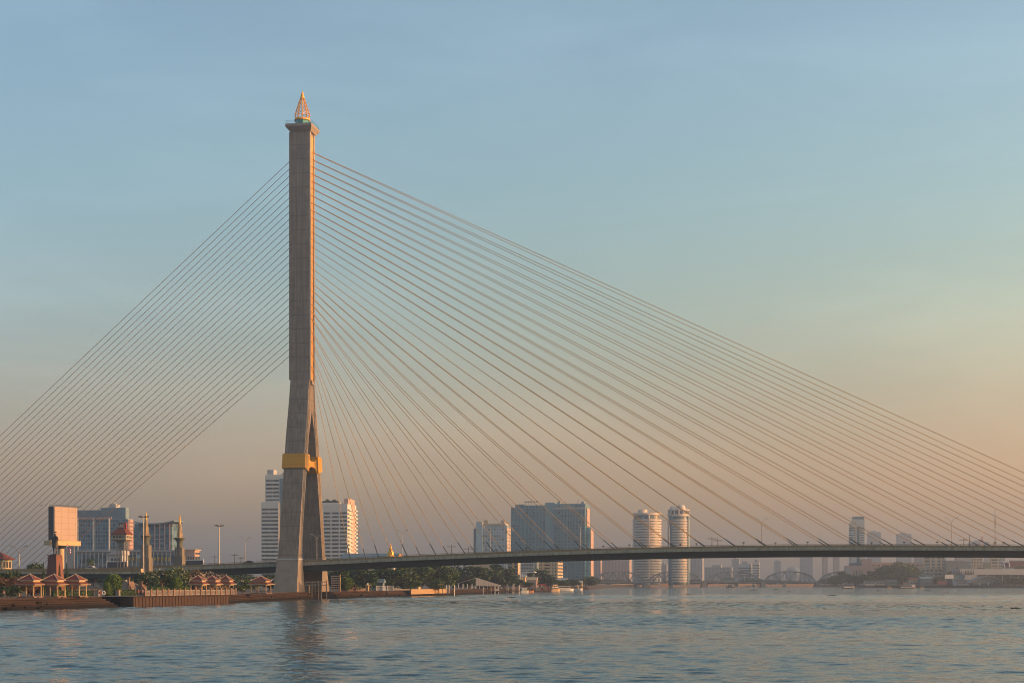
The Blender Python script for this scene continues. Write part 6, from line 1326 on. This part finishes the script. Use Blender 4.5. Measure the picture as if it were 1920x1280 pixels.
for i, (px, _, c, lab, seg) in enumerate(ppl):
    if seg == 0: p = Tp[2].lerp(Tp[3], .12)
    elif seg == 5: q = ray_hit(Tp[5].x, Tp[5].y, dr.x, dr.y, px); p = Vector((Tp[5].x + dr.x * q, Tp[5].y + dr.y * q)) + Vector((-dr.y, dr.x)) * (2.2 if px > 276 else .6)
    else: p = Vector((gx(px, 556), 556))
    t = thing('person', lab, 'person', (p.x, p.y, LZ), (i * 1.7) % 6.28, 'people on the promenade')
    figure(.98 - .03 * (i % 3), t, skin_m, 0, 'body', 'stand' if i % 2 else 'hold')
    k = .98 - .03 * (i % 3)
    skin_body('shirt', [(0, 0, .9 * k), (0, 0, 1.15 * k), (0, 0, 1.38 * k), (-.2 * k, 0, 1.42 * k), (-.26 * k, .02, 1.2 * k), (.2 * k, 0, 1.42 * k), (.26 * k, .0, 1.22 * k)], [(0, 1), (1, 2), (2, 3), (3, 4), (2, 5), (5, 6)], [.165 * k, .155 * k, .185 * k, .09 * k, .075 * k, .09 * k, .075 * k], mat('shirt ' + c, shirts[c], .8), t, 1)
    skin_body('trousers', [(0, 0, .94 * k), (-.11 * k, 0, .86 * k), (-.12 * k, -.02, .48 * k), (-.13 * k, .02, .12 * k), (.11 * k, 0, .86 * k), (.12 * k, -.03, .48 * k), (.13 * k, 0, .12 * k)], [(0, 1), (1, 2), (2, 3), (0, 4), (4, 5), (5, 6)], [.15 * k, .115 * k, .085 * k, .065 * k, .115 * k, .085 * k, .065 * k], mat('trousers dark', (.05, .05, .07), .8), t, 1)
    MB().ball((0, .01, 1.73 * k), .115 * k, 10, 8).build('hair', boat_dark, t)
def car(label, px, base, col, nm):
    xd = ray_hit(Cb.x, Cb.y, U.x, U.y, px); loc = bridge_pt(xd, -4, deck_zs(xd) - .82)
    t = thing('car', label, 'car', loc, -TH, 'cars crossing the bridge')
    body = [(-2.15, .35), (-2.15, .85), (-1.9, .98), (-1.35, 1.02), (-.75, 1.5), (.55, 1.52), (1.2, 1.02), (2.0, .88), (2.15, .6), (2.15, .35)]
    b = MB().prism(body, -.86, .86); b.build('body', mat('car paint ' + nm, col, .3, spec=.6), t)
    MB().prism([(-1.25, 1.03), (-.72, 1.43), (.5, 1.45), (1.05, 1.03)], -.875, .875).build('window', glass_d, t)
    for x in (-1.35, 1.35):
        for y in (-.8, .8):
            wv = MB(); wv.tube((x, y - .1, .34), (x, y + .1, .34), .34, n=14); wv.build('wheel', boat_dark, t)
car('white car driving up the approach in front of the hotel podium', 181, 0, (.7, .7, .68), 'white'); car('dark car on the approach just left of the pylon', 476, 0, (.03, .03, .035), 'dark')
wd_m = leaf_mat('drift weed leaves', (.015, .03, .012), (.06, .075, .03)); rnd = random.Random(11); proto = []
for v in range(3):
    b = MB()
    for _ in range(70):
        p = Vector((rnd.gauss(0, .5), rnd.gauss(0, .22), abs(rnd.gauss(0, .09)))); q = Vector((rnd.uniform(-1, 1), rnd.uniform(-1, 1), rnd.uniform(0, 1))).normalized(); c = q.orthogonal().normalized() * .13; e = q.cross(c); b.add([p - c, p - e, p + c, p + e], [(0, 1, 2, 3)])
    proto.append(b.mesh('drift_weed', wd_m))
for i, (px, py) in enumerate(((1290, 1114, ), (1905, 1140), (1738, 1107), (1776, 1111), (1648, 1107), (1455, 1105), (905, 1119), (960, 1119.5), (1412, 1106), (80, 1146), (850, 1130), (1560, 1116), (1480, 1109))):
    p = wl(px, py); o = bpy.data.objects.new('drift_weed', proto[i % 3]); COL.objects.link(o); o.location = (p.x, p.y, 0); k = .45 + p.y / 900 + (i % 3) * .3; o.scale = (k, k, k); o.rotation_euler = (0, 0, .2 * (i % 5 - 2))
    tag(o, 'small dark clump of water weed drifting on the open river', 'water weed', 'weed clumps drifting on the river')
def bird(px, py, Y, lab):
    t = thing('bird', lab, 'bird', (gx(px, Y), Y, zy(py, Y)), .6, 'birds in flight'); k = .35
    MB().lathe([(.01, -.5 * k), (.12 * k, -.2 * k), (.14 * k, .1 * k), (.08 * k, .35 * k), (.01, .5 * k)], 8).build('body', boat_dark, t).rotation_euler = (R(90), 0, 0)
    for sx in (-1, 1): MB().hull8([(0, -.1 * k, 0), (sx * .6 * k, -.05 * k, .3 * k), (sx * .6 * k, .12 * k, .3 * k), (0, .2 * k, 0)][::sx], [(0, -.1 * k, .03 * k), (sx * .6 * k, -.05 * k, .33 * k), (sx * .6 * k, .12 * k, .33 * k), (0, .2 * k, .03 * k)][::sx]).build('wing', boat_dark, t)
bird(1540, 1000, 520, 'small dark bird flying right of the middle cables'); bird(566, 165, 529, 'small bird hovering above the gold spire tip')

rnd = random.Random(21); rocks = []
for v in range(4):
    b = MB(); b.ball((0, 0, .12), .5, 9, 6, sz=.6); b.v = [(x * rnd.uniform(.75, 1.2), y * rnd.uniform(.75, 1.2), z * rnd.uniform(.8, 1.25)) for x, y, z in b.v]; rocks.append(b.mesh('rock', stone_bank))
for i in range(46):
    seg = rnd.choice([2, 3, 7, 7, 8, 8, 9, 9, 10, 11]) if i > 12 else 2 + i % 2; f = rnd.random(); q = Wp[seg - 1 if seg < 5 else seg].lerp(Wp[(seg if seg < 5 else seg + 1)], f); t_ = rnd.uniform(.05, .7)
    q2 = Tp[seg - 1 if seg < 5 else seg].lerp(Tp[(seg if seg < 5 else seg + 1)], f); pz = q.lerp(q2, t_)
    o = bpy.data.objects.new('rock', rocks[i % 4]); COL.objects.link(o); o.location = (pz.x, pz.y, -.4 + (LZ + .4) * (t_ * .95)); k = rnd.uniform(.35, .95); o.scale = (k, k, k); o.rotation_euler = (0, 0, rnd.uniform(0, 6))
    tag(o, 'small brown rock lying on the sloping river bank', 'rock', 'rocks on the river bank', 'thing')
